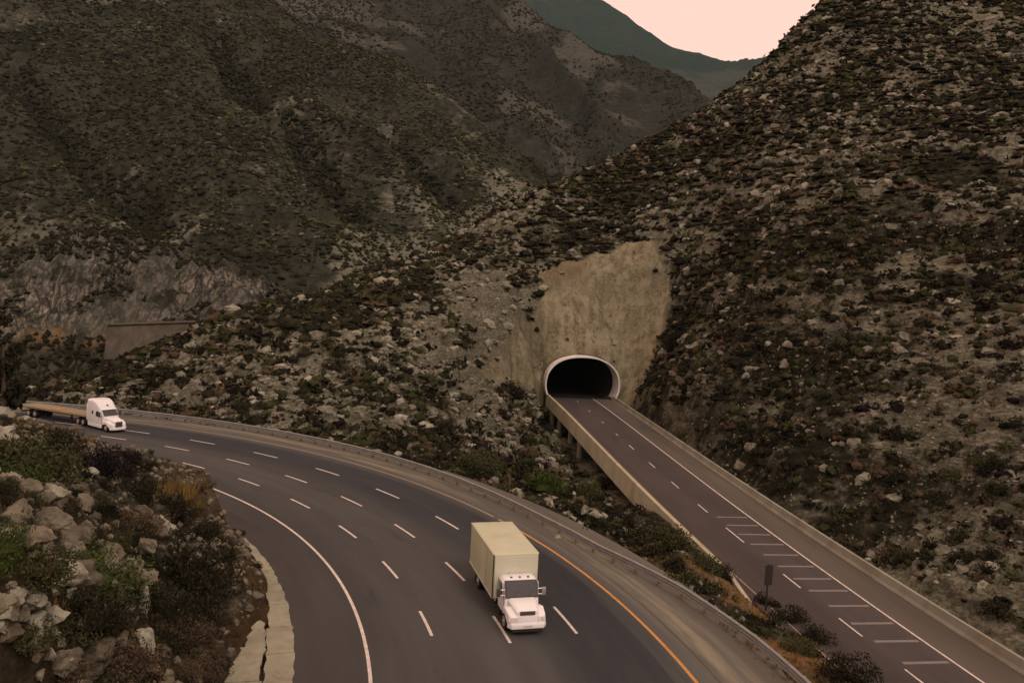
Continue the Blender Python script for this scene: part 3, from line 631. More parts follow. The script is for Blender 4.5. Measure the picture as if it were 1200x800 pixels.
strip('inner_edge_line', M_WPAINT, mpt, -85 * K, 72 * K, [OFF_IN - .09, OFF_IN + .09], 0.006, main_road, uv=False)
strip('outer_edge_line', M_YFADE, mpt, -85 * K, 26 * K, [OFF_OUT - .10, OFF_OUT + .10], 0.006, main_road, uv=False)
strip('outer_edge_line', M_YPAINT, mpt, 26 * K, 72 * K, [OFF_OUT - .10, OFF_OUT + .10], 0.006, main_road, uv=False)
strip('shoulder_joint', M_TRIM, mpt, 12 * K, 72 * K, [8.28 * K, 8.28 * K + .07], 0.006, main_road, uv=False)
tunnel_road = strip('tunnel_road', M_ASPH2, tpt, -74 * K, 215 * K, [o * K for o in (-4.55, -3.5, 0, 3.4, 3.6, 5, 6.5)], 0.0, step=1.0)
tf = strip('tunnel_floor', M_BORESHADE, tpt, PORTAL_S + .1, 214 * K, [o * K for o in (-4.4, 0, 6.3)], 0.004, tunnel_road, uv=False)  # strip carries the painted shade from the mouth inwards
tag(tunnel_road, kind='structure'); tunnel_road['label'] = 'straight two lane road running over the viaduct into the tunnel'
for sa, sb in [(-39.5, -36.0), (-32.8, -29.3), (-25.2, -21.6), (-15.6, -11.0), (-7.2, -3.6), (1.2, 4.2), (10, 13.2), (19.6, 22.4), (28.4, 31), (37.6, 40.2), (47.4, 50), (57.2, 59.8), (-46, -42.6), (-53, -49.6)]:
    strip('lane_dash', M_WPAINT, tpt, sa * K, sb * K, [-.07, .07], 0.006, tunnel_road, step=1.5, uv=False)
strip('right_edge_line', M_WPAINT, tpt, -74 * K, PORTAL_S + .5, [3.5 * K - .08, 3.5 * K + .08], 0.006, tunnel_road, uv=False)
strip('left_edge_line', M_YFADE, tpt, -74 * K, PORTAL_S + .5, [-3.75 * K - .07, -3.75 * K + .07], 0.006, tunnel_road, uv=False)
for sL in (-8.6, -11.0, -13.5, -16.0, -18.5, -21.0, -23.5, -25.7, -28.3, -31.0, -33.5, -36.2, -39.0, -42.0):
    sR = sL; a, b = np.array(tpt(sL * K, 0.35 * K)), np.array(tpt(sR * K, 3.2 * K)); w = .17
    # stripe is a thin painted quad laid across the right lane
    t = np.array([math.cos(1.68), math.sin(1.68), 0]) * w
    me = np_mesh('rumble_stripe', [p + np.array([0, 0, .006]) for p in (a - t, b - t, b + t, a + t)], [(0, 1, 2, 3)], M_RUMBLE); link('rumble_stripe', me, tunnel_road)

# concrete gutter on the inside of the curve
gut = empty('concrete_gutter', (*mpt(45 * K, -10.5 * K), 0.0), 0, 'cracked pale concrete gutter at the foot of the rocky bank', 'gutter')
def slab(name, s0, s1, o0, o1, z0, z1, rough=0.0, n=6):
    V = []; c = np.array([*mpt(45 * K, -10.5 * K), 0.0])
    for i in range(n + 1):
        s = s0 + (s1 - s0) * i / n
        for j, o in enumerate((o0, o1)):
            jj = rough * (random.random() - .5) if rough else 0
            p = mpt(s, o + jj); V += [(p[0] - c[0], p[1] - c[1], z1 + .02 * (random.random() - .5)), (p[0] - c[0], p[1] - c[1], z0)]
    b = bmesh.new(); v = [b.verts.new(p) for p in V]
    for i in range(n):
        a = 4 * i; e = 4 * (i + 1)
        b.faces.new((v[a], v[a + 2], v[e + 2], v[e])); b.faces.new((v[a], v[e], v[e + 1], v[a + 1])); b.faces.new((v[a + 2], v[a + 3], v[e + 3], v[e + 2]))
    b.faces.new((v[0], v[1], v[3], v[2])); m_ = 4 * n; b.faces.new((v[m_], v[m_ + 2], v[m_ + 3], v[m_ + 1]))
    bmesh.ops.recalc_face_normals(b, faces=b.faces); me = bpy.data.meshes.new(name); b.to_mesh(me); b.free(); me.materials.append(M_GUTTER)
    return link(name, me, gut)
for s0 in np.arange(23, 66, 3.4):
    s1 = s0 + 3.34; w0 = float(np.interp(s0, [23, 27, 34, 40], [10.15, 10.35, 10.75, 11.0]))
    slab('kerb_slab', s0 * K, s1 * K, -w0 * K, -9.82 * K, -0.3, 0.10, 0.12)
for s0, wd in ((38.6, 11.9), (42.1, 12.4), (46.2, 12.9), (50.1, 13.2), (54.4, 13.6), (58.5, 14.0), (62.6, 14.2)):
    slab('gutter_slab', s0 * K, (s0 + 4.0) * K, -wd * K, -11.1 * K, -0.4, 0.03, 0.30, 8)
# ------------------------------------------------------------------ guardrail
rail = empty('guardrail', (*mpt(20 * K, 10 * K), 0), 0, 'long galvanised guardrail on posts along the outer edge of the curve', 'guardrail')
RC = np.array([*mpt(20 * K, 10 * K), 0.0])
RPROF = [(0.0, .34), (-.055, .38), (-.055, .44), (0.0, .49), (0.0, .53), (-.055, .57), (-.055, .63), (0.0, .68), (0.0, .72), (-.055, .76), (-.055, .82), (0.0, .87)]
RPROF = [(a * 1.6, b) for a, b in RPROF] + [(.05, .87), (.05, .34)]
s = -84 * K
while s < 70 * K:
    rings = []
    for t in np.linspace(s, s + 3.96, 4):
        ring = []
        for o_, z_ in RPROF:
            x_, y_ = mpt(t, float(rail_off(t)) + o_); ring.append((x_ - RC[0], y_ - RC[1], z_))
        rings.append(ring)
    MB().hull(rings).build('rail_panel', M_RAIL, rail); s += 4.0
pm = None; s = -84 * K + 1
while s < 70 * K:
    x_, y_ = mpt(s, float(rail_off(s)) + .14); h_ = float(np.interp(s, RS, RH))
    if pm is None: p_ = MB().box(-.075, .075, -.09, .09, -.3, .80).build('post', M_POST, rail); pm = p_.data
    else: p_ = link('post', pm, rail)
    p_.location = (x_ - RC[0], y_ - RC[1], 0); p_.rotation_euler.z = h_; s += 2.0

# ------------------------------------------------------------------ viaduct, barrier, tunnel
via = empty('viaduct', tpt(30 * K, 0), 0, 'low concrete viaduct with slim columns carrying the road to the tunnel', 'viaduct'); VC = np.array(tpt(30 * K, 0))
def sweep(prof, s0, s1, step, origin):
    rings = []
    for t in np.arange(s0, s1 + 1e-6, step):
        rings.append([tuple(np.array(tpt(t, o_)) + np.array([0, 0, z_]) - origin) for o_, z_ in prof])
    return MB().hull(rings)
sweep([(-4.62 * K, -.04), (6.9 * K, -.04), (6.9 * K, -1.1), (5.0 * K, -1.6), (-3.3 * K, -1.6), (-4.62 * K, -1.3)], BRIDGE_S0 - 3, PORTAL_S + 1.0, 2.0, VC).build('deck', M_CONC, via)
sweep([(-4.63 * K, -1.62), (-4.63 * K, .0), (-4.58 * K, .80), (-4.90 * K, .80), (-5.00 * K, -1.62)], -24.0 * K, PORTAL_S + 0.3, 2.0, VC).build('parapet', M_PARA, via)
er = []
for t, top in ((-24.05, .79), (-25.2, .45), (-27.6, -.05)):
    er.append([tuple(np.array(tpt(t * K, o_ * K)) + np.array([0, 0, z_]) - VC) for o_, z_ in ((-4.64, -1.6), (-4.64, -.1), (-4.60, top), (-4.89, top), (-4.99, -1.6))])
MB().hull(er).build('parapet_end', M_PARA, via)
for t in (57, 50.5, 40.5, 33):
    for lo in ((-4.2, 1.8) if t < 56 else (-4.4,)):
        p = np.array(tpt(t * K, lo * K)); g = float(near_z(p[0], p[1])[0]) - .8; top = p[2] - 1.8; q = p - VC
        MB().cyl((q[0], q[1], (g + top) / 2 - p[2] + q[2]), .48, top - g, 'z', 14).build('column', M_CONC, via)
bar = empty('concrete_barrier', tpt(0, 6.7 * K), 0, 'long pale concrete barrier wall on the hill side of the tunnel road', 'barrier wall'); BC = np.array(tpt(0, 6.7 * K))
BPROF = [(6.42 * K, -.3), (6.42 * K, .08), (6.55 * K, .30), (6.63 * K, .86), (6.86 * K, .86), (6.95 * K, -.3)]
s = -74 * K
while s < PORTAL_S - 2:
    sweep(BPROF, s, min(s + 5.98, PORTAL_S - .3), 1.495, BC).build('wall_panel', M_CONC, bar); s += 6.0
por = empty('tunnel_portal', tpt(PORTAL_S, TCEN), 0, 'tunnel mouth with a thin pale concrete arch in the cut hillside', 'tunnel'); PC = np.array(tpt(PORTAL_S, TCEN))
def arch_ring(s_, a, b, c, a0=-0.53, n=40, dz=0.0):
    r = []
    for k in range(n + 1):
        t = a0 + (math.pi - 2 * a0) * k / n; r.append(np.array(tpt(s_, TCEN + a * math.copysign(abs(math.cos(t)) ** .84, math.cos(t)))) + np.array([0, 0, c + b * math.copysign(abs(math.sin(t)) ** .92, math.sin(t)) + dz]) - PC)
    return r
A_, B_, C_ = 6.42 * K, 4.72 * K, 2.55 * K
def shell(name, mat, s_list, th0, th1, n=40):
    V = []; F = []; m_ = n + 1
    for s_ in s_list: V += arch_ring(s_, A_ + th0, B_ + th0, C_, n=n) + arch_ring(s_, A_ + th1, B_ + th1, C_, n=n)
    for i in range(len(s_list) - 1):
        o0, o1 = 2 * m_ * i, 2 * m_ * (i + 1)
        for k in range(n):
            F.append((o0 + k, o0 + k + 1, o1 + k + 1, o1 + k)); F.append((o0 + m_ + k, o1 + m_ + k, o1 + m_ + k + 1, o0 + m_ + k + 1))
    for o0 in (0, 2 * m_ * (len(s_list) - 1)):
        for k in range(n): F.append((o0 + k, o0 + m_ + k, o0 + m_ + k + 1, o0 + k + 1))
    for i in range(len(s_list) - 1):
        o0, o1 = 2 * m_ * i, 2 * m_ * (i + 1)
        for k in (0, n): F.append((o0 + k, o1 + k, o1 + m_ + k, o0 + m_ + k))
    me = np_mesh(name, V, F, mat, True); me.set_sharp_from_angle(angle=math.radians(40)); o = link(name, me, por); return o
shell('arch_lip', M_CONCL, [PORTAL_S - 0.9, PORTAL_S + 4.0], -0.02, 0.27)
shell('lining', M_LINING, list(np.linspace(PORTAL_S + 0.3, PORTAL_S + 150, 30)), 0.0, 0.22)  # lit mouth and dark bore split by colour: pale lip, near-black lining
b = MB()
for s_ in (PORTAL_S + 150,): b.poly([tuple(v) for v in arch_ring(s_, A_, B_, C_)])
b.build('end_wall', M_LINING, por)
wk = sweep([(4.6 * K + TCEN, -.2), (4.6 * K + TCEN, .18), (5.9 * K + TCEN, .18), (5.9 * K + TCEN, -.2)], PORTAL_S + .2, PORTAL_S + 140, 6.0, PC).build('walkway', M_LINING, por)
# small sign seen from behind at the left edge of the tunnel road
sp = np.array(tpt(-29.0 * K, -4.35 * K)); sg = empty('road_sign', (sp[0], sp[1], sp[2] - .25), 0.30, 'small dark road sign seen from behind on the edge of the tunnel road', 'road sign')
MB().box(-.05, .05, -.05, .05, -.3, 3.75).build('post', M_SIGN, sg)
MB().box(-.33, .33, -.085, -.052, 2.2, 3.7).build('sign_panel', M_SIGN, sg, 0.01, 1)
for z_ in (2.5, 3.3): MB().box(-.30, .30, -.052, -.03, z_, z_ + .06).build('bracket', M_SIGN, sg)

#@@TRUCKS
# ------------------------------------------------------------------ trucks (x forward from the bumper backwards is negative, y left, z up)
def wheel(parent, x, y, r, w, side, dual=False):
    wm = MB().cyl((0, 0, 0), r, w, 'y', 24).build('wheel', M_TYRE, parent, 0.03, 2); wm.location = (x, y, r)
    rm = MB().cyl((0, side * (w / 2 + .005), 0), r * .60, .03, 'y', 20, r * .60).cyl((0, side * (w / 2 + .03), 0), r * .22, .08, 'y', 12).build('rim', M_RIM, wm, 0.008, 1)
    return wm
def trap(x, y, z, m=None): pass
def quad(name, pts, mat, parent, th=0.012):
    """thin pane with its own thickness, laid just proud of the body"""
    p = [Vector(q) for q in pts]; n = (p[1] - p[0]).cross(p[2] - p[0]).normalized() * th
    return MB().hull([[tuple(q) for q in p], [tuple(q + n) for q in p]]).build(name, mat, parent)
def box_truck(loc, rz):
    t = empty('box_truck', loc, rz, 'white box truck with a tall cream cargo box, driving towards the viewer', 'truck')
    hw = 1.13
    # cargo box
    X0, X1, Z0, Z1, BW = -9.3, -2.95, 1.02, 3.66, 1.36
    box = MB().box(X0, X1, -BW, BW, Z0, Z1).build('cargo_box', M_CREAM, t, 0.09, 3)
    MB().box(X1 + .003, X1 + .035, -BW + .07, BW - .07, Z0 + .06, Z1 - .14).build('front_panel', M_CREAMF, box, 0.01, 1)
    for sy in (-1, 1): MB().box(X1 - .10, X1 + .02, sy * BW - .03, sy * BW + .03, Z0, Z1 - .05).build('corner_post', M_TRIM, box, 0.01, 1)
    for sy in (-1, 1):
        MB().box(X0, X1 - .1, sy * (BW + .005) - .02, sy * (BW + .005) + .02, Z1 - .10, Z1 - .02).build('top_rail', M_CREAMF, box, 0.006, 1)
        MB().box(X0, X1 - .1, sy * (BW + .005) - .02, sy * (BW + .005) + .02, Z0 - .02, Z0 + .12).build('bottom_rail', M_CREAMF, box, 0.006, 1)
        for k in range(9):
            x = X0 + .5 + k * .70
            MB().box(x, x + .035, sy * (BW + .002) - .012, sy * (BW + .002) + .012, Z0 + .12, Z1 - .10).build('side_rib', M_CREAM, box)
    MB().box(-6.1, -4.9, -BW - .022, -BW - .004, Z0 + .15, Z1 - .35).build('side_door', M_CREAMF, box, 0.008, 1)
    for k in range(5):
        x = X0 + .9 + k * 1.2; MB().box(x, x + .03, -BW + .12, BW - .12, Z1 - .004, Z1 + .008).build('roof_seam', M_CREAMF, box)
    for y0, y1 in ((-BW + .05, -.01), (.01, BW - .05)):
        MB().box(X0 - .03, X0 - .004, y0, y1, Z0 + .05, Z1 - .08).build('rear_door', M_CREAMF, box, .01, 1)
    # chassis
    c = MB()
    for sy in (-.42, .42): c.box(-9.5, -.6, sy - .05, sy + .05, .62, .86)
    for x in (-9.2, -7.6, -6, -4.4, -2.2): c.box(x, x + .12, -.42, .42, .66, .82)
    c.box(-9.6, -2.9, -1.0, 1.0, .90, 1.0); c.build('chassis', M_CHASSIS, t)
    for sy in (-1, 1):
        MB().cyl((-4.4, sy * .78, .66), .29, 1.2, 'x', 18).build('fuel_tank', M_CHASSIS, t, .02, 1)
        MB().box(-2.95, -2.2, sy * .98 - .16, sy * .98 + .16, .35, .62).build('cab_step', M_CHASSIS, t, .02, 1)
    # cab: hood, body, roof
    def ring(x, w, z0, z1, r=.16): return [(x, -w, z0), (x, w, z0), (x, w, z1 - r), (x, w - r, z1), (x, -w + r, z1), (x, -w, z1 - r)]
    MB().hull([ring(-2.88, 1.04, .70, 2.52), ring(-2.25, 1.04, .70, 2.56), ring(-1.95, 1.03, .70, 2.52, .2)]).build('cab', M_WHITE, t, .05, 2)
    cb = t.children[-1]
    MB().hull([[(-1.95, -1.03, .95), (-1.95, 1.03, .95), (-1.95, .96, 2.50), (-1.95, -.96, 2.50)], [(-1.42, -1.0, .95), (-1.42, 1.0, .95), (-1.50, .98, 1.62), (-1.50, -.98, 1.62)]]).build('cowl', M_WHITE, t, .04, 2)
    quad('windscreen_seal', [(-1.475, -.97, 1.60), (-1.475, .97, 1.60), (-1.905, .95, 2.48), (-1.905, -.95, 2.48)], M_TRIM, t, .028)
    quad('windscreen', [(-1.50, -.88, 1.66), (-1.50, .88, 1.66), (-1.90, .86, 2.42), (-1.90, -.86, 2.42)], M_GLASS, t, .05)
    for y_ in (-.55, .35):
        MB().hull([[(-1.46, y_, 1.70), (-1.46, y_ + .03, 1.70), (-1.44, y_ + .03, 1.72), (-1.44, y_, 1.72)], [(-1.60, y_ + .38, 1.98), (-1.60, y_ + .41, 1.98), (-1.58, y_ + .41, 2.0), (-1.58, y_ + .38, 2.0)]]).build('wiper', M_TRIM, t)
    MB().box(-.55, -.04, -.86, .86, .22, .44).build('valance', M_CHASSIS, t, .03, 1)
    MB().cyl((-2.98, -1.18, 2.0), .06, 2.2, 'z', 12).build('exhaust', M_RIM, t)
    for sy in (-1, 1): MB().box(-1.44, -.30, sy * .735 - .012, sy * .735 + .012, 1.02, 1.06).build('hood_seam', M_TRIM, t)
    hd = MB().hull([[(-1.46, -.80, 1.0), (-1.46, .80, 1.0), (-1.46, .86, 1.52), (-1.46, .70, 1.64), (-1.46, -.70, 1.64), (-1.46, -.86, 1.52)],
               [(-.75, -.70, 1.0), (-.75, .70, 1.0), (-.75, .74, 1.43), (-.75, .56, 1.54), (-.75, -.56, 1.54), (-.75, -.74, 1.43)],
               [(-.22, -.62, .98), (-.22, .62, .98), (-.20, .64, 1.28), (-.26, .48, 1.38), (-.26, -.48, 1.38), (-.20, -.64, 1.28)]]).build('hood', M_WHITE, t, .05, 3)
    for sy in (-1, 1):
        f = MB().hull([[(-1.5, sy * .74, .78), (-1.5, sy * 1.12, .78), (-1.5, sy * 1.10, 1.18), (-1.5, sy * .74, 1.24)],
                       [(-.95, sy * .66, .96), (-.95, sy * 1.15, .96), (-.95, sy * 1.12, 1.30), (-.95, sy * .66, 1.36)],
                       [(-.30, sy * .60, .60), (-.30, sy * 1.12, .60), (-.34, sy * 1.06, 1.14), (-.34, sy * .60, 1.22)],
                       [(-.10, sy * .60, .60), (-.10, sy * 1.00, .60), (-.14, sy * .96, 1.02), (-.14, sy * .60, 1.06)]]).build('fender', M_WHITE, t, .06, 3)
        quad('headlight', [(-.135, sy * .98 - .17 - .02 * sy, .84), (-.135, sy * .98 + .17 - .20 * sy, .84), (-.15, sy * .98 + .17 - .20 * sy, 1.04), (-.15, sy * .98 - .17 - .02 * sy, 1.04)][::1], M_LAMP, t, .05)
        d = quad('door', [(-2.72, sy * 1.045, .86), (-1.74, sy * 1.045, .86), (-1.78, sy * 1.045, 2.36), (-2.68, sy * 1.045, 2.40)], M_WHITE, t, .02)
        quad('door_window', [(-2.62, sy * 1.07, 1.66), (-1.80, sy * 1.07, 1.60), (-2.02, sy * 1.07, 2.28), (-2.60, sy * 1.07, 2.30)], M_GLASS, d, .014 * 1)
        m_ = MB().box(-1.72, -1.58, sy * 1.34 - .11, sy * 1.34 + .11, 1.66, 2.10).build('mirror', M_TRIM if sy < 0 else M_RIM, t, .03, 2)
        for z_ in (1.72, 2.04): MB().cyl((-1.66, sy * 1.15, z_), .03, .36, 'y', 8).build('mirror_arm', M_WHITE, m_)
        wheel(t, -1.12, sy * .96, .47, .28, sy)
        for oy in (.80, 1.09): wheel(t, -7.3, sy * oy, .48, .26, sy)
        MB().box(-7.95, -7.9, sy * .95 - .3, sy * .95 + .3, .22, .9).build('mud_flap', M_CHASSIS, t)
    MB().box(-.235, -.17, -.44, .44, 1.12, 1.34).build('grille', M_GRILLE, t, .02, 1); g = t.children[-1]
    MB().hull([[(-.30, -.62, .62), (-.30, .62, .62), (-.30, .62, 1.1), (-.30, -.62, 1.1)], [(-.12, -.60, .62), (-.12, .60, .62), (-.15, .60, 1.08), (-.15, -.60, 1.08)]]).build('nose_panel', M_WHITE, t, .03, 2)
    for k in range(4): MB().box(-.168, -.155, -.40, .40, 1.15 + k * .05, 1.165 + k * .05).build('grille_bar', M_TRIM, g)
    MB().hull([[(-.30, -1.13, .42), (-.30, 1.13, .42), (-.30, 1.13, .70), (-.30, -1.13, .70)], [(0, -.92, .42), (0, .92, .42), (-.02, .92, .70), (-.02, -.92, .70)]]).build('bumper', M_WHITE, t, .05, 2)
    MB().box(-.004, .012, -.26, .26, .50, .62).build('number_plate', M_CREAMF, t, .004, 1)
    for y in (-.5, 0, .5): MB().box(-2.2, -2.08, y - .06, y + .06, 2.55, 2.61).build('marker_lamp', M_GRILLE, t, .01, 1)
    MB().cyl((-2.5, -.55, 2.62), .012, .3, 'z', 6).build('aerial', M_TRIM, t)
    return t
def at_road(s, o): x, y = mpt(s * K, o * K); return (x, y, 0.0), float(np.interp(s * K, RS, RH))
_h = float(np.interp(39.0 * K, RS, RH)); _x, _y = mpt(43.15 * K, 1.0 * K)
box_truck((_x, _y, 0.012), _h - math.radians(4.5))

def semi_truck(loc, rz, bend):
    t = empty('semi_truck', loc, rz, 'white sleeper cab semi truck pulling a flatbed trailer around the far curve', 'truck')
    def ring(x, w, z0, z1, r=.2): return [(x, -w, z0), (x, w, z0), (x, w, z1 - r), (x, w - r, z1), (x, -w + r, z1), (x, -w, z1 - r)]
    MB().hull([ring(-6.0, 1.20, .75, 3.86), ring(-4.6, 1.20, .75, 3.90), ring(-3.9, 1.18, .75, 3.74, .25), ring(-3.25, 1.12, .75, 3.25, .3), ring(-2.85, 1.08, .75, 2.72, .25)]).build('cab', M_WHITE, t, .06, 2)
    MB().hull([[(-2.86, -1.08, .85), (-2.86, 1.08, .85), (-2.86, 1.02, 2.62), (-2.86, -1.02, 2.62)], [(-2.1, -1.04, .85), (-2.1, 1.04, .85), (-2.2, 1.0, 1.86), (-2.2, -1.0, 1.86)]]).build('cowl', M_WHITE, t, .04, 2)
    quad('windscreen', [(-2.20, -.94, 1.92), (-2.20, .94, 1.92), (-2.80, .92, 2.60), (-2.80, -.92, 2.60)], M_GLASS, t, .04)
    quad('visor', [(-2.70, -1.0, 2.66), (-2.70, 1.0, 2.66), (-2.95, 1.0, 2.80), (-2.95, -1.0, 2.80)], M_WHITE, t, .04)
    quad('emblem', [(-3.12, -.13, 3.10), (-3.12, .13, 3.10), (-3.26, .10, 3.27), (-3.26, -.10, 3.27)], M_TRIM, t, .03)
    MB().hull([[(-2.2, -.86, 1.0), (-2.2, .86, 1.0), (-2.2, .92, 1.70), (-2.2, .74, 1.86), (-2.2, -.74, 1.86), (-2.2, -.92, 1.70)],
               [(-1.1, -.72, 1.0), (-1.1, .72, 1.0), (-1.1, .76, 1.55), (-1.1, .58, 1.70), (-1.1, -.58, 1.70), (-1.1, -.76, 1.55)],
               [(-.22, -.56, .9), (-.22, .56, .9), (-.24, .58, 1.36), (-.34, .44, 1.48), (-.34, -.44, 1.48), (-.24, -.58, 1.36)]]).build('hood', M_WHITE, t, .06, 3)
    MB().hull([[(-.30, -.42, .72), (-.30, .42, .72), (-.34, .46, 1.38), (-.34, -.46, 1.38)], [(-.16, -.42, .72), (-.16, .42, .72), (-.20, .46, 1.36), (-.20, -.46, 1.36)]]).build('grille', M_GRILLE, t, .03, 1); g = t.children[-1]
    for k in range(6): MB().box(-.19, -.14, -.40, .40, .80 + k * .09, .825 + k * .09).build('grille_bar', M_TRIM, g)
    for sy in (-1, 1):
        MB().hull([[(-2.3, sy * .8, .80), (-2.3, sy * 1.22, .80), (-2.3, sy * 1.18, 1.32), (-2.3, sy * .8, 1.36)], [(-1.35, sy * .66, 1.02), (-1.35, sy * 1.24, 1.02), (-1.35, sy * 1.18, 1.42), (-1.35, sy * .66, 1.48)],
                   [(-.5, sy * .52, .55), (-.5, sy * 1.16, .55), (-.55, sy * 1.06, 1.16), (-.55, sy * .52, 1.22)], [(-.12, sy * .50, .50), (-.12, sy * .86, .50), (-.2, sy * .80, .98), (-.2, sy * .50, 1.0)]]).build('fender', M_WHITE, t, .07, 3)
        quad('headlight', [(-.46, sy * .99 - .05, .84), (-.30, sy * .90 - .05, .84), (-.36, sy * .86 - .05, 1.06), (-.54, sy * .97 - .05, 1.06)], M_LAMP, t, .1)
        d = quad('door', [(-3.85, sy * 1.205, .95), (-2.6, sy * 1.12, .95), (-2.75, sy * 1.10, 2.50), (-3.85, sy * 1.205, 2.62)], M_WHITE, t, .02)
        quad('door_window', [(-3.72, sy * 1.23, 1.82), (-2.72, sy * 1.16, 1.76), (-2.98, sy * 1.16, 2.42), (-3.70, sy * 1.23, 2.48)], M_GLASS, d, .03)
        quad('sleeper_window', [(-4.85, sy * 1.205, 1.98), (-4.5, sy * 1.205, 1.98), (-4.5, sy * 1.205, 2.42), (-4.85, sy * 1.205, 2.42)], M_GLASS, t, .02)
        m_ = MB().box(-2.62, -2.46, sy * 1.42 - .12, sy * 1.42 + .12, 1.85, 2.42).build('mirror', M_TRIM, t, .03, 2)
        MB().cyl((-2.58, sy * 1.24, 2.0), .02, .34, 'y', 8).build('mirror_arm', M_TRIM, m_)
        MB().box(-5.9, -2.5, sy * 1.10 - .10, sy * 1.10 + .10, .32, .80).build('side_skirt', M_WHITE, t, .04, 1)
        wheel(t, -1.38, sy * 1.02, .50, .30, sy)
        for x in (-7.1, -8.4):
            for oy in (.82, 1.12): wheel(t, x, sy * oy, .50, .26, sy)
        MB().box(-6.30, -6.05, sy * 1.0 - .18, sy * 1.0 + .18, 1.0, 3.2).build('side_fairing', M_WHITE, t, .04, 1)
        MB().cyl((-4.9, sy * .9, .62), .3, 1.4, 'x', 16).build('fuel_tank', M_RIM, t, .02, 1)
    MB().hull([[(-.45, -1.16, .34), (-.45, 1.16, .34), (-.45, 1.16, .66), (-.45, -1.16, .66)], [(0, -.74, .34), (0, .74, .34), (-.03, .74, .66), (-.03, -.74, .66)]]).build('bumper', M_WHITE, t, .05, 2)
    c = MB()
    for sy in (-.42, .42): c.box(-9.2, -.7, sy - .06, sy + .06, .72, .98)
    c.box(-8.5, -7.0, -.5, .5, .98, 1.16); c.build('chassis', M_CHASSIS, t)
    # flatbed
    fb = empty('flatbed', (-7.6, 0, 0), bend); fb.parent = t
    MB().box(-12.4, 1.3, -1.27, 1.27, 1.40, 1.47).build('frame_sheet', M_CHASSIS, fb)
    m0 = None
    for k in range(42):
        x = 1.28 - k * .325
        if m0 is None: p_ = MB().box(-.315, 0, -1.24, 1.24, 1.472, 1.50).build('deck_plank', M_DECK, fb); m0 = p_.data
        else: p_ = link('deck_plank', m0, fb)
        p_.location.x = x
    r_ = MB()
    for sy in (-1, 1): r_.box(-12.4, 1.3, sy * 1.27 - .04, sy * 1.27 + .04, 1.27, 1.515)
    r_.build('side_rail', M_DECK, fb); r_ = MB()
    for sy in (-.5, .5): r_.box(-12.2, .6, sy - .07, sy + .07, .95, 1.40)
    r_.build('main_beam', M_CHASSIS, fb)
    MB().box(1.22, 1.30, -1.2, 1.2, 1.5, 1.62).build('front_lip', M_CHASSIS, fb)
    for sy in (-1, 1): MB().box(-2.7, -2.5, sy * .8 - .1, sy * .8 + .1, .12, 1.40).build('landing_leg', M_CHASSIS, fb)
    for x in (-9.6, -10.95):
        for sy in (-1, 1):
            for oy in (.80, 1.10): wheel(fb, x, sy * oy, .50, .26, sy)
    for x0, x1 in ((-6.4, -5.2),): MB().box(x0, x1, -1.1, .6, 1.505, 1.56).build('tarp', M_TARP, fb, .02, 1)
    MB().box(-12.45, -12.35, -1.2, 1.2, .5, .7).build('rear_bar', M_CHASSIS, fb)
    return t
_h = float(np.interp(-19 * K, RS, RH)); _x, _y = mpt(-16.4 * K, 2.3 * K)
st_ = semi_truck((_x, _y, 0.012), _h - math.radians(19), math.radians(11)); st_.scale = (.88, .88, .88)

#@@SCATTER
# ------------------------------------------------------------------ vegetation and rocks
def ico(level):
    b = bmesh.new(); bmesh.ops.create_icosphere(b, subdivisions=level, radius=1.0)
    v = np.array([x.co[:] for x in b.verts]); f = np.array([[q.index for q in p.verts] for p in b.faces]); b.free(); return v, f
OCT = (np.array([[1, 0, 0], [-1, 0, 0], [0, 1, 0], [0, -1, 0], [0, 0, 1], [0, 0, -.6]], float), np.array([[0, 2, 4], [2, 1, 4], [1, 3, 4], [3, 0, 4], [2, 0, 5], [1, 2, 5], [3, 1, 5], [0, 3, 5]]))
ICO1, ICO2, ICO3 = ico(1), ico(2), ico(3)
def leaf_cloud(rng, n, size, flat=0.75, shell=0.55, clumps=9):
    """leaf faces gathered in clumps through a dome; returns triangles for a unit-radius bush"""
    cc = rng.normal(size=(clumps, 3)); cc /= np.linalg.norm(cc, axis=1)[:, None]; cc[:, 2] = np.abs(cc[:, 2]) * 0.95 - 0.08
    cc *= rng.uniform(0.45, 0.85, (clumps, 1)); cr = rng.uniform(0.26, 0.48, clumps)
    k = rng.integers(0, clumps, n); p = rng.normal(size=(n, 3)); p /= np.linalg.norm(p, axis=1)[:, None]
    c = cc[k] + p * (cr[k] * rng.uniform(shell, 1.0, n) ** 0.5)[:, None]; c[:, 2] = np.maximum(c[:, 2], -0.12) * flat
    a = rng.normal(size=(n, 3)); a /= np.linalg.norm(a, axis=1)[:, None]; bb = np.cross(a, p + 0.4 * rng.normal(size=(n, 3))); bb /= np.linalg.norm(bb, axis=1)[:, None] + 1e-9
    s = size * rng.uniform(0.6, 1.4, (n, 1)); v = np.stack([c - a * s, c + bb * s * .55, c + a * s, c - bb * s * .55], 1).reshape(-1, 3)
    return v, np.arange(4 * n).reshape(n, 4), np.repeat(np.clip(0.25 + 0.5 * rng.random(clumps)[k] + 0.25 * rng.random(n), 0, 1), 4)
def tri(f): return np.concatenate([f[:, [0, 1, 2]], f[:, [0, 2, 3]]])
def rough_ball(rng, base, amp, flat):
    v, f = base; d = v * (1 + amp * (fbm(v[:, 0] + rng.random() * 50, v[:, 1] + rng.random() * 50, 0.9, 3, 3, z=v[:, 2]))[:, None]); d = d * np.array([1, 1, flat]); return d, f
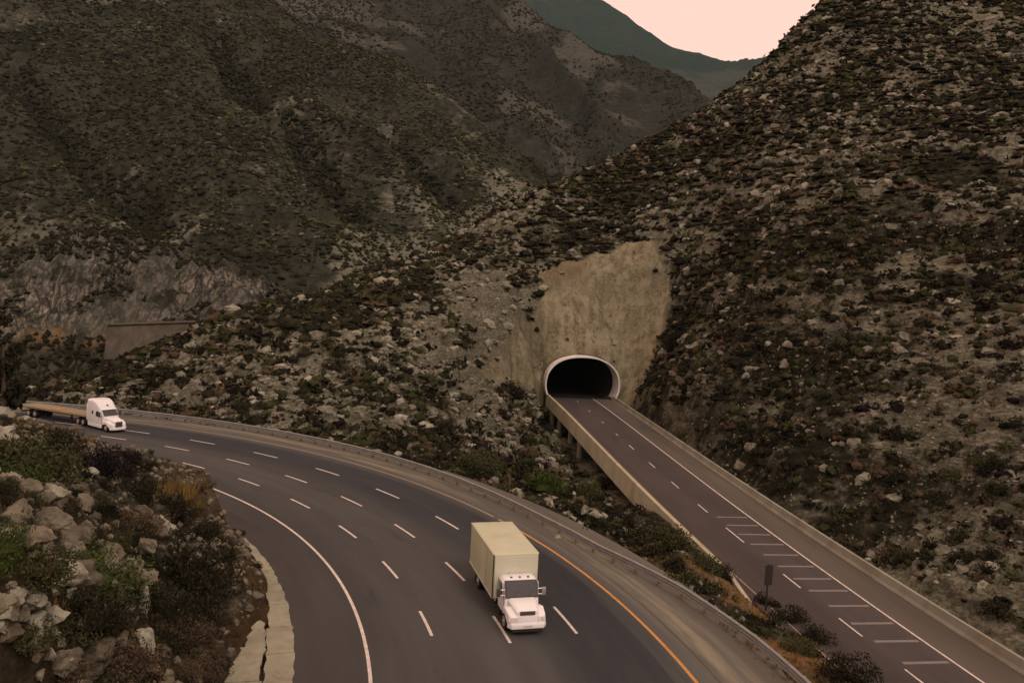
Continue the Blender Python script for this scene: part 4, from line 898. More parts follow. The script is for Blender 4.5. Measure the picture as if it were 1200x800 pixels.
def merge_instances(name, protos, P, S, R, k, mat, smooth=False, squash=None, tilt=None):
    """one mesh made of many placed copies of small prototype meshes; a face tint per copy"""
    VV, FF, TT = [], [], []; base = 0
    for i, (v, f, t) in enumerate(protos):
        idx = np.nonzero(k == i)[0]
        if not len(idx): continue
        c, s = np.cos(R[idx]), np.sin(R[idx]); sc = S[idx]
        x = v[None, :, 0] * sc[:, :1]; y = v[None, :, 1] * sc[:, 1:2]; z = v[None, :, 2] * sc[:, 2:3]
        w = np.stack([x * c[:, None] - y * s[:, None], x * s[:, None] + y * c[:, None], z], -1)
        w += P[idx][:, None]; VV.append(w.reshape(-1, 3)); n = len(v)
        FF.append((f[None] + (np.arange(len(idx)) * n)[:, None, None]).reshape(-1, 3) + base); base += n * len(idx)
        TT.append(np.clip(np.repeat(RNG.random(len(idx)), n) * .7 + np.tile(t, len(idx)) * .3, 0, 1))
    me = np_mesh(name, np.concatenate(VV), np.concatenate(FF), mat, smooth); set_attr(me, 'tint', np.concatenate(TT)); return me
def shrub_proto(rng, nleaf, size, core=0.62, base=None):
    v1, f1, t1 = leaf_cloud(rng, nleaf, size, 0.8); f1 = tri(f1)
    v2, f2 = rough_ball(rng, base or ICO1, 0.7, 0.62); v2 = v2 * core; v2[:, 2] += 0.14
    return np.concatenate([v2, v1]), np.concatenate([f2, f1 + len(v2)]), np.concatenate([np.full(len(v2), .25), t1])
def rock_proto(rng, base, amp=0.55):
    v, f = base; w = v.copy()
    for _ in range(9):                        # facets: cut the ball with random planes
        n = rng.normal(size=3); n /= np.linalg.norm(n); d = rng.uniform(0.45, 0.85); e = w @ n - d; w = w - np.maximum(e, 0)[:, None] * n
    w *= (1 + 0.16 * vnoise(v[:, 0] * 2.3 + 9, v[:, 1] * 2.3, v[:, 2] * 2.3, int(rng.integers(1000))))[:, None]
    return w, f, np.full(len(v), rng.random())
_r = np.random.default_rng(5)

# --- mass of scrub and stones on the near hillside
def scatter_near(n, d0, d1, az=0.72):
    d = np.sqrt(RNG.uniform(d0 ** 2, d1 ** 2, n)); a = RNG.uniform(-az, az, n); x = d * np.tan(a); return x, d
TALLY = []
ix, iy = scatter_near(66000, 44, 300)
iz = near_z(ix, iy); scar_ = near_at('scar', ix, iy); st_ = near_at('stone', ix, iy); mo_ = near_at('mo', ix, iy); to_ = near_at('to', ix, iy); ts_ = near_at('ts', ix, iy)
off_main = mo_ > rail_off(0) + 1.6 * K; off_tun = (to_ > 8.2 * K) | (to_ < -6.3 * K) | (ts_ > PORTAL_S + 3)
under = (np.abs(to_ - TCEN) < 7.5 * K) & (ts_ < PORTAL_S + 4)
dens = 1.20 + 0.75 * fbm(ix, iy, 26, 4, 501) + 0.6 * fbm(ix, iy, 8, 3, 505) - 0.46 * st_
dens = np.where(scar_ > .3, 0.012, dens)
low_right = sstep(45, 8, to_ - 8 * K) * (to_ > 0)
dens = dens + 0.45 * low_right
band = sstep(rail_off(0) + 1 * K, rail_off(0) + 4 * K, mo_) * sstep(rail_off(0) + 15 * K, rail_off(0) + 8 * K, mo_); dens = dens + 0.5 * band; verge = (to_ < -4.9 * K) & (mo_ > rail_off(0)) & (iy < 82) & (ix > 0); dens = np.where(verge, dens * .42, dens); dens = np.where(scar_ > .25, 0.010, dens)
ok = off_main & off_tun & ~under & (RNG.random(len(ix)) < np.clip(dens, 0, 1)); ok &= (NEAR['clay'][0, 0] == 0) | True
ok &= near_at('clay', ix, iy) < 0.35
px_, py_, pd_ = project(ix, iy, iz); ok &= (px_ > -40) & (px_ < 1240) & (py_ > -30) & (py_ < 840)
sx, sy_, sz_ = ix[ok], iy[ok], iz[ok]
rad = (0.36 + 1.35 * RNG.random(len(sx)) ** 2.5) * (0.85 + 0.35 * sstep(60, 200, sy_))
near_first = np.argsort(-rad / sy_)                       # what shows largest comes first
# --- individual bushes
def bush_mesh(kind, i, n, size, flat=0.8, clumps=13):
    rng = np.random.default_rng(900 + i * 7 + sum(map(ord, kind)))
    v, f, t = leaf_cloud(rng, n, size, flat, 0.35, clumps); c, cf = rough_ball(rng, ICO2, 1.1, flat * .8); c = c * 0.36; c[:, 2] += .08
    V = np.concatenate([c, v]); F = np.concatenate([cf, tri(f) + len(c)]); me = np_mesh('bush_foliage', V, F, M_LEAF[kind], False)
    set_attr(me, 'tint', np.concatenate([np.full(len(c), .12), t])); return me
def stems_mesh(i):
    rng = np.random.default_rng(70 + i); mb = MB()
    for k in range(6):
        a = rng.uniform(0, 6.28); r = rng.uniform(.25, .6); h = rng.uniform(.3, .55); w = .035
        dx, dy = math.cos(a) * r, math.sin(a) * r
        mb.hull([[(-w, -w, -.25), (w, -w, -.25), (0, w, -.25)], [(dx * .4 - w * .7, dy * .4 - w * .7, h * .6), (dx * .4 + w * .7, dy * .4 - w * .7, h * .6), (dx * .4, dy * .4 + w * .7, h * .6)], [(dx - .01, dy - .01, h), (dx + .01, dy - .01, h), (dx, dy + .01, h)]])
    bmesh.ops.recalc_face_normals(mb.bm, faces=mb.bm.faces); me = bpy.data.meshes.new('stems'); mb.bm.to_mesh(me); mb.bm.free(); me.materials.append(M_WOOD); return me
BIG = {k: [bush_mesh(k, i, 2400, .040, .8, 22) for i in range(4)] for k in M_LEAF}
SMALL = {k: [bush_mesh(k, i + 10, 420, .085, 0.8, 12) for i in range(4)] for k in M_LEAF}
STEMS = [stems_mesh(i) for i in range(4)]
GRASS = []
def grass_mesh(i, n=150):
    rng = np.random.default_rng(40 + i); a = rng.uniform(0, 6.283, n); r = .75 * np.sqrt(rng.random(n)); h = rng.uniform(.35, .95, n); b0 = np.stack([np.cos(a) * r, np.sin(a) * r, np.full(n, -.1)], 1)
    tip = b0 * np.array([1.35, 1.35, 1]) + np.stack([rng.normal(0, .12, n), rng.normal(0, .12, n), h + .1], 1); t = rng.uniform(0, 6.283, n); w = np.stack([np.cos(t), np.sin(t), 0 * t], 1) * .035
    V = np.stack([b0 - w, b0 + w, tip], 1).reshape(-1, 3); me = np_mesh('grass_blades', V, np.arange(3 * n).reshape(n, 3), M_LEAF['yellow'], False); set_attr(me, 'tint', np.repeat(rng.random(n), 3)); return me
GRASS = [grass_mesh(i) for i in range(3)]
COUNT = {'bush': 0, 'rock': 0}
def bush(kind, p, r, h=None, label=None, group=None, name='scrub_bush', cat='bush', big=True, parts=False, sink=0.12):
    h = h if h else r * random.uniform(.8, 1.1); i = random.randrange(4); me = (BIG if big else SMALL)[kind][i]
    COUNT['bush'] += 1
    if parts:
        o = empty(name, (p[0], p[1], p[2] - sink * r), random.uniform(0, 6.28), label, cat, group); f = link('foliage', me, o); f.scale = (r, r * random.uniform(.85, 1.1), h); s_ = link('stems', STEMS[i], o); s_.scale = (r, r, h)
        return o
    o = link(name, me); o.location = (p[0], p[1], p[2] - sink * r); o.scale = (r, r * random.uniform(.8, 1.15), h); o.rotation_euler = (0, 0, random.uniform(0, 6.28)); tag(o, label, cat, group); return o
ROCKS = []
for i in range(7):
    v, f, t = rock_proto(np.random.default_rng(300 + i), ico(4)); w = v * 1.0
    e = .16 * fbm(w[:, 0] + 3 * i, w[:, 1], .5, 4, 31 + i, z=w[:, 2]) + .11 * ridged(w[:, 0] * 1.3 + i, w[:, 1] * .6, .38, 4, 77 + i, z=w[:, 2] * 1.6)
    ROCKS.append((v * (1 + e - .06)[:, None], f))
ROCKME = {}
def rock_me(i, mat):
    if (i, mat.name) not in ROCKME:
        v, f = ROCKS[i]; me = np_mesh('boulder_stone', v, f, mat, True); set_attr(me, 'tint', np.full(len(v), .3)); me.set_sharp_from_angle(angle=math.radians(40)); ROCKME[(i, mat.name)] = me
    return ROCKME[(i, mat.name)]
def boulder(p, r, mat, label, group=None, flat=.7, stretch=None, tilt=.35, name='boulder', sink=.25):
    o = link(name, rock_me(random.randrange(7), mat)); s = stretch or (random.uniform(.85, 1.3), random.uniform(.75, 1.1), flat * random.uniform(.8, 1.2))
    o.scale = tuple(r * q for q in s); o.location = (p[0], p[1], p[2] + r * s[2] * (.5 - sink)); o.rotation_euler = (random.uniform(-tilt, tilt), random.uniform(-tilt, tilt), random.uniform(0, 6.28)); tag(o, label, 'boulder', group); COUNT['rock'] += 1; return o

def bhit(px, py): return hit(px, py, lambda x, y: np.where((x > -61) & (x < 2) & (y < 77), bank_z(x, y), -9), 8, 78)
def nhit(px, py): return hit(px, py, lambda x, y: near_z(x, y), 30, 330)
def pxr(p, w): return w / 2 / FPX * math.hypot(p[0], p[1])         # radius of something w sight-units wide at p

# landmark bushes of the bank
for kind, px, py, w, hh, lab in [
    ('purple', 118, 541, 62, 40, 'dark purple bush on the bank edge just below the white semi truck'),
    ('purple', 150, 534, 30, 22, 'small dark bush poking out over the road beside the purple bush'),
    ('olive', 28, 535, 110, 62, 'wide olive bush at the left edge below the flatbed trailer'),
    ('green', 14, 556, 70, 34, 'low green bush at the left edge under the wide olive bush'),
    ('dark', 163, 573, 56, 40, 'dark bush between the purple bush and the yellow grass'),
    ('dark', 70, 516, 50, 30, 'dark bush on the crest in front of the trailer wheels'),
    ('dark', 205, 598, 42, 36, 'dark bush directly below the yellow grass tuft'),
    ('dark', 243, 622, 46, 40, 'dark bush above the rusty cut of the bank'),
    ('green', 108, 672, 105, 62, 'big green topped bush in the middle of the foreground bank'),
    ('dark', 110, 712, 92, 60, 'large dark bush right under the green topped bush'),
    ('dark', 222, 668, 88, 80, 'tall dark bush mass in front of the rusty cut'),
    ('dark', 190, 706, 70, 60, 'dark bush left of the pale standing slab of rock'),
    ('dark', 236, 716, 62, 52, 'lowest dark bush of the mass beside the rusty cut'),
    ('green', 10, 640, 60, 60, 'green bush at the left edge above the bottom outcrop'),
    ('olive', 48, 690, 70, 44, 'olive bush between the stones and the bottom left outcrop'),
    ('olive', 92, 740, 60, 44, 'olive bush touching the right side of the bottom left outcrop'),
    ('dry', 222, 740, 60, 40, 'dry brown bush at the foot of the rusty cut'),
    ('dry', 150, 765, 80, 46, 'dry brown bush near the bottom edge of the bank'),
    ('olive', 132, 792, 60, 40, 'olive bush at the very bottom of the bank'),
    ('dry', 245, 775, 46, 30, 'dry brown bush spilling over the concrete gutter'),
    ('olive', 26, 796, 70, 40, 'olive bush in the bottom left corner under the outcrop stones'), ('dry', 72, 803, 60, 36, 'dry brown bush on the bottom edge under the outcrop stones'),
    ('dry', 160, 610, 50, 32, 'dry brown bush in the middle of the tan boulders')]:
    p = bhit(px, py + hh * .30); r = pxr(p, w) * 1.12; bush(kind, p, r, pxr(p, hh) * 2.0, lab, parts=True, sink=.05)
for px, py, w in [(196, 566, 26), (214, 574, 30), (188, 577, 24), (226, 586, 20)]:
    p = bhit(px, py + 8); r = pxr(p, w) * 1.3
    o = link('grass_tuft', random.choice(GRASS)); o.location = tuple(p); o.scale = (r, r, r * 1.1); tag(o, 'yellow dry grass tuft on the bank rim beside the road', 'grass tuft', 'yellow grass tufts on the bank rim')
# landmark boulders of the bank
for px, py, w, hh, mat, lab in [
    (170, 640, 32, 34, M_BANKROCK, 'tan boulder above the pale standing slab'),
    (166, 704, 24, 50, M_PALE, 'pale standing slab of rock between dark bushes'),
    (32, 772, 60, 46, M_PALE, 'large pale outcrop boulder at the bottom left corner'),
    (8, 742, 50, 48, M_PALE, 'pale boulder at the left edge behind the bottom outcrop'),
    (70, 795, 60, 40, M_BANKROCK, 'tan boulder on the bottom edge beside the outcrop'),
    (104, 784, 34, 24, M_PALE, 'small pale boulder at the right end of the bottom outcrop'),
    (8, 796, 44, 30, M_RUST, 'rust coloured boulder in the bottom left corner'),
    (62, 610, 66, 36, M_BANKROCK, 'broad tan boulder in the upper middle of the bank'),
    (20, 602, 46, 34, M_BANKROCK, 'tan boulder near the left edge above the green bush'),
    (62, 582, 34, 20, M_PALE, 'pale rounded boulder on the upper bank'),
    (98, 592, 44, 30, M_BANKROCK, 'angular tan boulder right of the pale rounded one'),
    (106, 557, 26, 18, M_PALE, 'pale boulder near the crest under the purple bush'),
    (84, 628, 60, 34, M_RUST, 'rust stained boulder under the broad tan boulder'),
    (38, 648, 60, 34, M_BANKROCK, 'leaning tan boulder left of the green topped bush'),
    (66, 668, 46, 26, M_PALE, 'pale slab behind the olive bush on the left')]:
    p = bhit(px, py + hh * .2); r = pxr(p, w) * .74; boulder(p, r, mat, lab, flat=hh / w, stretch=(1.1, .9, 1.05 * hh / w), tilt=.25, sink=.05)
# heap of pale stones that makes the bottom left outcrop
for k in range(44):
    px, py = random.uniform(-4, 118), random.uniform(708, 800)
    if py < 800 - 100 * (1 - max(0, px - 20) / 110) - 6: continue
    p = bhit(px, py); boulder(p, random.uniform(.16, .42), random.choice([M_PALE, M_BANKROCK, M_PALE]), 'broken tan stone heaped on the outcrop at the bottom left corner', 'stones heaped on the bottom left outcrop', name='stone', sink=.1)
# the many bushes and stones of the bank
def BW(u, v):
    r = 'on the bank crest below the semi truck' if v < 560 else ('in the upper middle of the rocky bank' if v < 640 else ('in the lower middle of the rocky bank' if v < 720 else 'low on the rocky bank'))
    return r + (' far left' if u < 85 else (' roadside' if u > 170 else ''))
n = 0; tries = 0; pts = []
while n < 250 and tries < 9000:
    tries += 1; y = math.sqrt(random.uniform(12 ** 2, 66 ** 2)); a = random.uniform(-.70, -.17); x = y * math.tan(a)
    z = float(bank_z(x, y)[0]); u, v, _ = project(x, y, z)
    if not (-15 < u < 330 and 470 < v < 820) or z < .6: continue
    if any((x - q[0]) ** 2 + (y - q[1]) ** 2 < (.45 + .011 * y) ** 2 for q in pts): continue
    pts.append((x, y)); n += 1; cut = float(main_so(np.array([x]), np.array([y]))[1][0]) > -14.5 * K
    if random.random() < (.58 if not cut else .66):
        k = random.choice(['dark', 'dark', 'olive', 'olive', 'dry']) if not cut else random.choice(['dry', 'dry', 'dark'])
        where = ('on the rusty cut above the ' + ('upper kerb' if v < 690 else 'lower gutter slabs')) if cut else BW(u, v)
        bush(k, (x, y, z), random.uniform(.35, 1.0), None, {'dark': 'small dark bush ', 'olive': 'small olive bush ', 'dry': 'small dry brown bush '}[k] + where, {'dark': 'dark', 'olive': 'olive', 'dry': 'dry'}[k] + ' bushes ' + where, big=y < 45)
    else:
        m = random.choice([M_BANKROCK, M_BANKROCK, M_PALE, M_RUST]) if not cut else random.choice([M_RUST, M_BANKROCK]); w_ = {'tan_bank_rock': 'tan', 'pale_limestone': 'pale', 'rust_stained_rock': 'rusty'}[m.name]
        where = ('in the rusty cut above the ' + ('upper kerb' if v < 690 else 'lower gutter slabs')) if cut else BW(u, v)
        boulder((x, y, z), random.uniform(.25, .95) if not cut else random.uniform(.2, .5), m, w_ + ' stone ' + where, w_ + ' stones ' + where, name='stone')
# bank: loose small stones and grass as masses
k_ = 7000; y = np.sqrt(RNG.uniform(10 ** 2, 70 ** 2, k_)); x = y * np.tan(RNG.uniform(-.72, -.14, k_)); z = bank_z(x, y); mo2 = main_so(x, y)[1]; ok2 = (z > .4) & (mo2 < -10.6 * K) & (x > -60)
x, y, z = x[ok2], y[ok2], z[ok2]; s = .06 + .30 * RNG.random(len(x)) ** 2.2
tag(link('bank_rubble', merge_instances('bank_rubble', [rock_proto(_r, ICO1) for _ in range(6)], np.stack([x, y, z], 1), s[:, None] * RNG.uniform(.7, 1.3, (len(x), 3)), RNG.uniform(0, 6.28, len(x)), RNG.integers(0, 6, len(x)), M_BANKROCK)), kind='stuff')
k_ = 8500; y = np.sqrt(RNG.uniform(10 ** 2, 70 ** 2, k_)); x = y * np.tan(RNG.uniform(-.72, -.14, k_)); z = bank_z(x, y); mo2 = main_so(x, y)[1]; ok2 = (z > .2) & (mo2 < -10.4 * K) & (x > -60) & (fbm(x, y, 5, 3, 811) > -.12)
x, y, z = x[ok2], y[ok2], z[ok2]
def tuft(rng, n=12):
    a = rng.uniform(0, 6.283, n); b0 = np.stack([np.cos(a) * .35, np.sin(a) * .35, np.full(n, -.08)], 1) * rng.random((n, 1)); t = a + 1.57; w = np.stack([np.cos(t), np.sin(t), 0 * t], 1) * .05
    tip = b0 * 2.4 + np.stack([rng.normal(0, .1, n), rng.normal(0, .1, n), rng.uniform(.4, 1, n)], 1); return np.stack([b0 - w, b0 + w, tip], 1).reshape(-1, 3), np.arange(3 * n).reshape(n, 3), np.repeat(rng.random(n), 3)
s = RNG.uniform(.25, .6, len(x))
for nm, mt, h_ in (('dry_grass', M_LEAF['dry'], fbm(x, y, 4, 3, 815) < .02), ('ochre_grass', M_LEAF['yellow'], fbm(x, y, 4, 3, 815) > .16), ('bank_green_grass', M_LEAF['green'], (fbm(x, y, 4, 3, 815) >= .02) & (fbm(x, y, 4, 3, 815) <= .16))):
    n_ = int(h_.sum()); tag(link(nm, merge_instances(nm, [tuft(_r) for _ in range(6)], np.stack([x, y, z], 1)[h_], np.stack([s, s, s * .9], 1)[h_], RNG.uniform(0, 6.28, n_), RNG.integers(0, 6, n_), mt)), kind='stuff')

# --- strip between the roads: landmark bushes and stones
for kind, px, py, w, hh, lab in [
    ('green', 640, 562, 56, 40, 'round green bush behind the guardrail below the viaduct'),
    ('dark', 735, 612, 22, 30, 'narrow dark bush beside the lower end of the viaduct'),
    ('dark', 895, 703, 34, 24, 'dark bush at the foot of the small road sign'),
    ('dark', 706, 566, 24, 20, 'dark bush against the wall of the viaduct'),
    ('dark', 925, 722, 46, 30, 'dark bush on the verge right of the road sign'),
    ('dark', 957, 745, 36, 34, 'small dark bush farthest right on the verge by the stripes'),
    ('olive', 935, 758, 44, 30, 'olive bush on the lower verge between guardrail and striped lane'),
    ('dark', 992, 782, 66, 40, 'large dark bush low on the verge near the bottom edge'),
    ('olive', 690, 575, 44, 34, 'olive bush below the viaduct wall right of the round green bush'),
    ('dark', 600, 456, 40, 26, 'dark bush on the ledge left of the tunnel mouth'),
    ('dark', 523, 498, 34, 26, 'dark bush next to the pale boulder under the hillside'),
    ('dark', 788, 400, 26, 32, 'dark bush on the right rim of the bare cut'),
    ('dark', 770, 468, 20, 14, 'dark bush at the right foot of the tunnel mouth'),
    ('olive', 785, 630, 60, 34, 'olive bush along the outside of the viaduct parapet'),
    ('olive', 820, 655, 52, 30, 'olive bush between the two roads above the clay patch'),
    ('dark', 845, 668, 36, 22, 'dark bush behind the clay patch by the road edge'),
    ('olive', 560, 540, 60, 34, 'olive bush behind the far part of the guardrail')]:
    p = nhit(px, py + hh * .3); r = pxr(p, w) * 1.12; bush(kind, p, r, pxr(p, hh) * 2.0, lab, parts=True, sink=.05)
for px, py, w, hh, mat, lab in [
    (682, 602, 16, 12, M_PALE, 'pale boulder on the verge behind the guardrail bend'), (698, 604, 18, 14, M_PALE, 'largest pale boulder behind the guardrail by the truck'),
    (708, 606, 10, 8, M_PALE, 'small pale boulder right of the largest one'), (728, 624, 16, 10, M_PALE, 'pale boulder lower down the verge behind the guardrail'),
    (640, 577, 14, 8, M_PALE, 'low pale slab behind the guardrail by the round green bush'), (604, 565, 12, 6, M_PALE, 'low pale stone behind the guardrail near the olive bush'),
    (500, 505, 26, 14, M_PALE, 'bright pale boulder at the foot of the hillside'), (778, 650, 12, 12, M_BOULDER, 'grey boulder on the verge above the clay patch'), (722, 612, 12, 9, M_BOULDER, 'grey boulder beside the narrow dark bush')]:
    p = nhit(px, py); boulder(p, pxr(p, w) * 1.1, mat, lab, flat=hh / w)
p = np.array(mpt(30.5 * K, 9.0 * K)); boulder((p[0], p[1], 0), .28, M_PALE, 'fallen pale stone lying on the shoulder in front of the guardrail', name='stone')
# --- remaining individuals: whatever shows largest on the slope
LEFT_B = 296 - COUNT['bush']; taken = 0; used = np.zeros(len(sx), bool)
def zone(x, y, to, mo):
    u = float(project(x, y, 0.0)[0])
    if to > 7 * K: return 'on the slope beside the striped lane' if y < 62 else ('on the slope above the middle of the long barrier wall' if y < 92 else 'on the slope right of the tunnel mouth')
    if y < 112 and x > -6: return 'on the verge between the guardrail and the striped lane' if y < 72 else 'in the hollow below the viaduct'
    return 'behind the far guardrail near the semi truck' if u < 300 else ('behind the guardrail at the middle of the curve' if u < 470 else 'on the stony ground left of the viaduct')
SZ = lambda r, a, b: 'large ' if r > b else ('small ' if r < a else 'medium ')
sto, smo = tun_so(sx, sy_)[1], main_so(sx, sy_)[1]
KINDS = np.array(['dark', 'olive', 'dry', 'purple']); kind_of = RNG.choice(4, len(sx), p=[.50, .30, .13, .07])
KN = {'dark': 'dark', 'olive': 'olive', 'dry': 'dry brown', 'purple': 'dusky purple'}
pxs, pys, _ = project(sx, sy_, sz_)
for i in near_first:
    if taken >= LEFT_B: break
    if not (5 < pxs[i] < 1195 and 5 < pys[i] < 795) or sy_[i] > 130: continue
    hid_truck = False
    kd = KINDS[kind_of[i]]; zn = zone(sx[i], sy_[i], sto[i], smo[i]); w_ = SZ(rad[i], .85, 1.2)
    bush(kd, (sx[i], sy_[i], sz_[i]), rad[i] * 1.1, None, w_ + KN[kd] + ' scrub bush ' + zn, w_ + KN[kd] + ' scrub bushes ' + zn, big=False); used[i] = True; taken += 1
rest = ~used
for kname, sel in (('dark', 0), ('olive', 1), ('dry', 2), ('purple', 3)):
    m = rest & (kind_of == sel); far_ = sy_[m] > 135; P = np.stack([sx[m], sy_[m], sz_[m] - .06 * rad[m]], 1); S = rad[m][:, None] * np.stack([RNG.uniform(.85, 1.25, m.sum()), RNG.uniform(.85, 1.25, m.sum()), RNG.uniform(.75, 1.25, m.sum())], 1)
    o = link({'dark': 'dark_scrub', 'olive': 'olive_scrub', 'dry': 'dry_scrub', 'purple': 'dusky_scrub'}[kname], merge_instances('scrub', [shrub_proto(_r, 16, .30) for _ in range(6)] + [shrub_proto(_r, 6, .40, .8, OCT) for _ in range(6)], P, S, RNG.uniform(0, 6.28, m.sum()), RNG.integers(0, 6, m.sum()) + 6 * far_, M_LEAF[kname])); tag(o, kind='stuff')
# stones of the hillside
hx, hy = scatter_near(26000, 44, 290); hz = near_z(hx, hy); sc2, st2, mo2, to2, ts2 = [near_at(f, hx, hy) for f in ('scar', 'stone', 'mo', 'to', 'ts')]
dn = np.clip(.24 + .55 * fbm(hx, hy, 18, 4, 601) + .5 * fbm(hx, hy, 6, 3, 605) + .75 * st2, 0, 1) * np.where(sc2 > .4, .03, 1)
ok3 = (mo2 > rail_off(0) + 1.5 * K) & ((to2 > 7.9 * K) | (to2 < -6.3 * K) | (ts2 > PORTAL_S + 3)) & (RNG.random(len(hx)) < dn) & ~((np.abs(to2 - TCEN) < 7.5 * K) & (ts2 < PORTAL_S + 4)); u2, v2, _ = project(hx, hy, hz); ok3 &= (u2 > -30) & (u2 < 1230) & (v2 > -20) & (v2 < 830)
hx, hy, hz, to2, mo2, u2, v2 = hx[ok3], hy[ok3], hz[ok3], to2[ok3], mo2[ok3], u2[ok3], v2[ok3]
hs = (.20 + 1.0 * RNG.random(len(hx)) ** 2.6) * (.8 + .5 * sstep(60, 180, hy)); order = np.argsort(-hs / hy); used = np.zeros(len(hx), bool); lim = 296 - COUNT['rock']; c_ = 0
for i in order:
    if c_ >= lim: break
    if not (4 < u2[i] < 1196 and 4 < v2[i] < 796) or hy[i] > 150: continue
    m = M_PALE if random.random() < .22 else M_BOULDER; zn = zone(hx[i], hy[i], to2[i], mo2[i]); w_ = SZ(hs[i], .75, 1.0) + ('pale' if m is M_PALE else 'grey')
    boulder((hx[i], hy[i], hz[i]), hs[i], m, w_ + ' boulder ' + zn, w_ + ' boulders ' + zn, flat=.6, sink=.55); used[i] = True; c_ += 1
for nm, mt, sel in (('pale_stones', M_PALE, RNG.random(len(hx)) < .25), ('grey_stones', M_BOULDER, None)):
    if sel is None: sel = ~prev
    prev = sel; m = sel & ~used; P = np.stack([hx[m], hy[m], hz[m] + .02 * hs[m]], 1); S = hs[m][:, None] * np.stack([RNG.uniform(.9, 1.5, m.sum()), RNG.uniform(.8, 1.2, m.sum()), RNG.uniform(.45, .9, m.sum())], 1)
    tag(link(nm, merge_instances(nm, [rock_proto(_r, ICO1) for _ in range(8)], P, S, RNG.uniform(0, 6.28, m.sum()), RNG.integers(0, 8, m.sum()), mt)), kind='stuff')
gx, gy = scatter_near(26000, 44, 135); gz = near_z(gx, gy); g_ = [near_at(f, gx, gy) for f in ('scar', 'mo', 'to', 'ts')]
okg = (g_[1] > rail_off(0) + 1.2 * K) & ((g_[2] > 7.8 * K) | (g_[2] < -6 * K)) & (g_[0] < .3) & (fbm(gx, gy, 9, 4, 655) + .3 * RNG.normal(size=len(gx)) > -.05); u3, v3, _ = project(gx, gy, gz); okg &= (u3 > -20) & (u3 < 1220) & (v3 < 820)
gx, gy, gz = gx[okg], gy[okg], gz[okg]; gs = .08 + .24 * RNG.random(len(gx)) ** 2
tag(link('slope_rubble', merge_instances('slope_rubble', [(v, f, RNG.random(6)) for v, f, _ in [rock_proto(_r, OCT) for _ in range(8)]], np.stack([gx, gy, gz], 1), gs[:, None] * RNG.uniform(.7, 1.4, (len(gx), 3)), RNG.uniform(0, 6.28, len(gx)), RNG.integers(0, 8, len(gx)), M_BOULDER)), kind='stuff')
vx, vy = scatter_near(60000, 38, 105); g_ = [near_at(f, vx, vy) for f in ('mo', 'to')]; okv = (g_[0] > rail_off(0) + 1.0 * K) & (g_[1] < -5.2 * K) & (g_[1] > -26 * K) & (fbm(vx, vy, 6, 3, 831) > -.1) & (vx > -3); vx, vy = vx[okv], vy[okv]; vz = near_z(vx, vy); s = RNG.uniform(.2, .5, len(vx))
for nm, mt, half in (('verge_dry_grass', M_LEAF['yellow'], 0), ('verge_green_grass', M_LEAF['olive'], 1)):
    h_ = (fbm(vx, vy, 7, 3, 841) > .08) == bool(half); n_ = int(h_.sum()); sc = s[h_]
    tag(link(nm, merge_instances(nm, [tuft(_r) for _ in range(6)], np.stack([vx, vy, vz], 1)[h_], np.stack([sc, sc, sc * .9], 1), RNG.uniform(0, 6.28, n_), RNG.integers(0, 6, n_), mt)), kind='stuff')
# --- scrub on the mountains
def blob(rng):
    v, f = rough_ball(rng, ICO1, 1.1, .85); w = v * (1 + .25 * rng.normal(size=(len(v), 1))); return w, f, rng.random(len(v))
def oct_blob(rng): v, f = OCT; return v * rng.uniform(.6, 1.25, (6, 1)) + rng.normal(0, .12, (6, 3)), f, rng.random(6)
def cover(name, r, n, size, mat, proto, seed, thr, lim=None):
    f, x, y, z, me, _ = r; nr, nc = x.shape
    # pick by plan area so that the cover is even on the ground
    w = (y[:, 0] ** 2); w = w / w.sum(); i = RNG.choice(nr - 1, n, p=w[:-1] / w[:-1].sum()); j = RNG.integers(0, nc - 1, n); fi, fj = RNG.random(n), RNG.random(n)
    def bl(a): return (a[i, j] * (1 - fi) + a[i + 1, j] * fi) * (1 - fj) + (a[i, j + 1] * (1 - fi) + a[i + 1, j + 1] * fi) * fj
    X, Y, Z = bl(x), bl(y), bl(z); u, v, _ = project(X, Y, Z); k = (u > -20) & (u < 1220) & (v > -15) & (v < 470) & (fbm(X, Y, 40 + 12 * size, 4, seed) + .5 * fbm(X, Y, 11, 3, seed + 5) + RNG.normal(0, .12, n) > thr)
    if lim is not None: k &= lim(X, Y, Z)
    X, Y, Z = X[k], Y[k], Z[k]; s = size * (.5 + 1.0 * RNG.random(len(X)) ** 2); P = np.stack([X, Y, Z + .1 * s], 1)
    tag(link(name, merge_instances(name, [proto(_r) for _ in range(6)], P, s[:, None] * RNG.uniform(.8, 1.25, (len(X), 3)), RNG.uniform(0, 6.28, len(X)), RNG.integers(0, 6, len(X)), mat)), kind='stuff')
cover('mountain_scrub', LEFT, 60000, 1.55, M_LEAF['dark'], oct_blob, 701, -.26)
cover('mountain_olive_scrub', LEFT, 26000, 1.5, M_LEAF['olive'], oct_blob, 741, -.12)
cover('mountain_rocks', LEFT, 12000, 1.25, M_BOULDER, lambda r: (lambda q: (q[0] * np.array([1.3, 1, .5]), q[1], q[2]))(rock_proto(r, ICO1)), 721, .10)
cover('red_mountain_scrub', MID, 46000, 2.1, M_LEAF['dark'], oct_blob, 731, -.05)
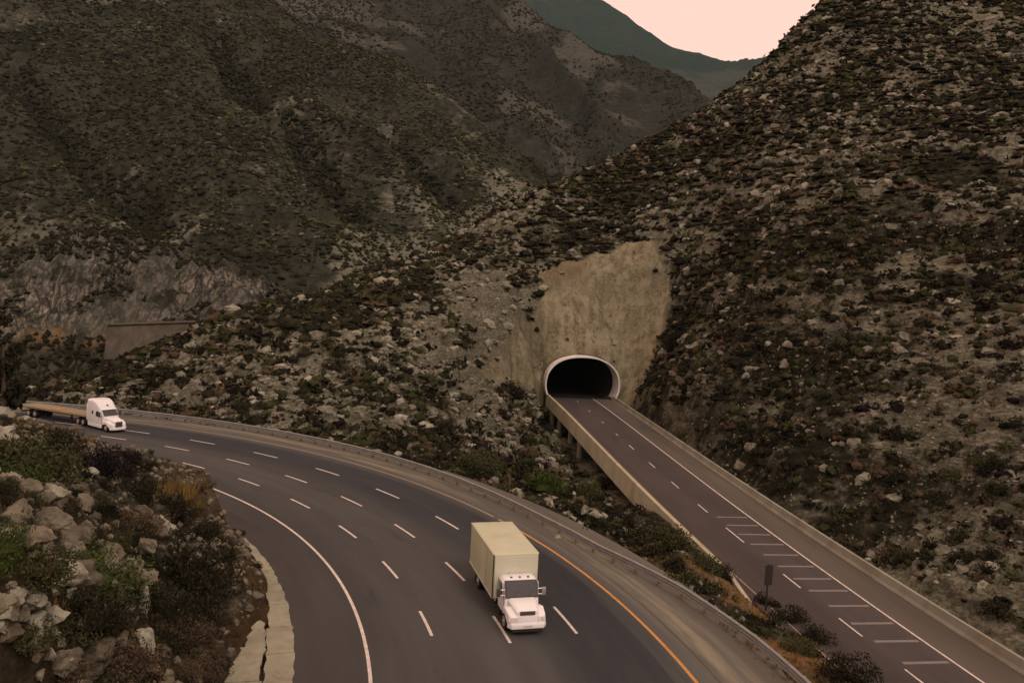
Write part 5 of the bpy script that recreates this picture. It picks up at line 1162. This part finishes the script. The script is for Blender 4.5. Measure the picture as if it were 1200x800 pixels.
cover('gully_scrub', LEFT, 90000, 2.0, M_LEAF['dark'], oct_blob, 761, -2, lambda X, Y, Z: gully(X, Y) < 10)
cover('knoll_scrub', kn, 16000, 1.15, M_LEAF['dark'], oct_blob, 751, -.12, lambda X, Y, Z: (Z < -5) | (Y > 262 * K) | (fbm(X, Y, 16, 3, 757) > .18))
# tall dark tree standing at the left edge beyond the bank
tp = np.array(at(4, 462, 62)); tz_ = float(bank_z(tp[0], tp[1])[0]) if tp[0] > -61 else 0.0; tp[2] = max(0, tz_)
tr = empty('dark_tree', tuple(tp), 0, 'tall dark tree at the left edge behind the flatbed trailer', 'tree')
trm = MB(); rings = []
for t, r in ((-.4, .22), (.8, .17), (2.2, .12), (3.6, .05)): rings.append([(math.cos(a) * r + .06 * math.sin(3 * t), math.sin(a) * r + .05 * math.cos(2 * t), t) for a in np.linspace(0, 5.5, 8)])
trm.hull(rings).build('trunk', M_WOOD, tr, smooth=True)
rng = np.random.default_rng(77); VV, FF, TT, b0 = [], [], [], 0
for k in range(9):
    v, f, t = leaf_cloud(rng, 230, .13, .9, .3, 8); c = np.array([rng.normal(0, .45), rng.normal(0, .45), 1.2 + 3.2 * k / 8]); sc_ = rng.uniform(.75, 1.15) * (1.15 - .05 * k); VV.append(v * sc_ + c); FF.append(tri(f) + b0); TT.append(t); b0 += len(v)
me = np_mesh('crown', np.concatenate(VV), np.concatenate(FF), M_LEAF['dark']); set_attr(me, 'tint', np.concatenate(TT)); link('crown', me, tr); tr.scale = (1.5, 1.5, 2.3)

#@@HAZE
hm = bpy.data.materials.new('haze_air'); hm.use_nodes = True; ht = hm.node_tree; ht.nodes.clear()
pv = ht.nodes.new('ShaderNodeVolumePrincipled'); pv.inputs['Color'].default_value = (0.50, 0.72, 0.76, 1); pv.inputs['Density'].default_value = 0.000026; pv.inputs['Anisotropy'].default_value = 0.0
ho = ht.nodes.new('ShaderNodeOutputMaterial'); ht.links.new(pv.outputs[0], ho.inputs['Volume'])
hz_ = MB().box(-3100, 3100, -800, 4700, -36, 1500).build('haze', hm); tag(hz_, kind='stuff')
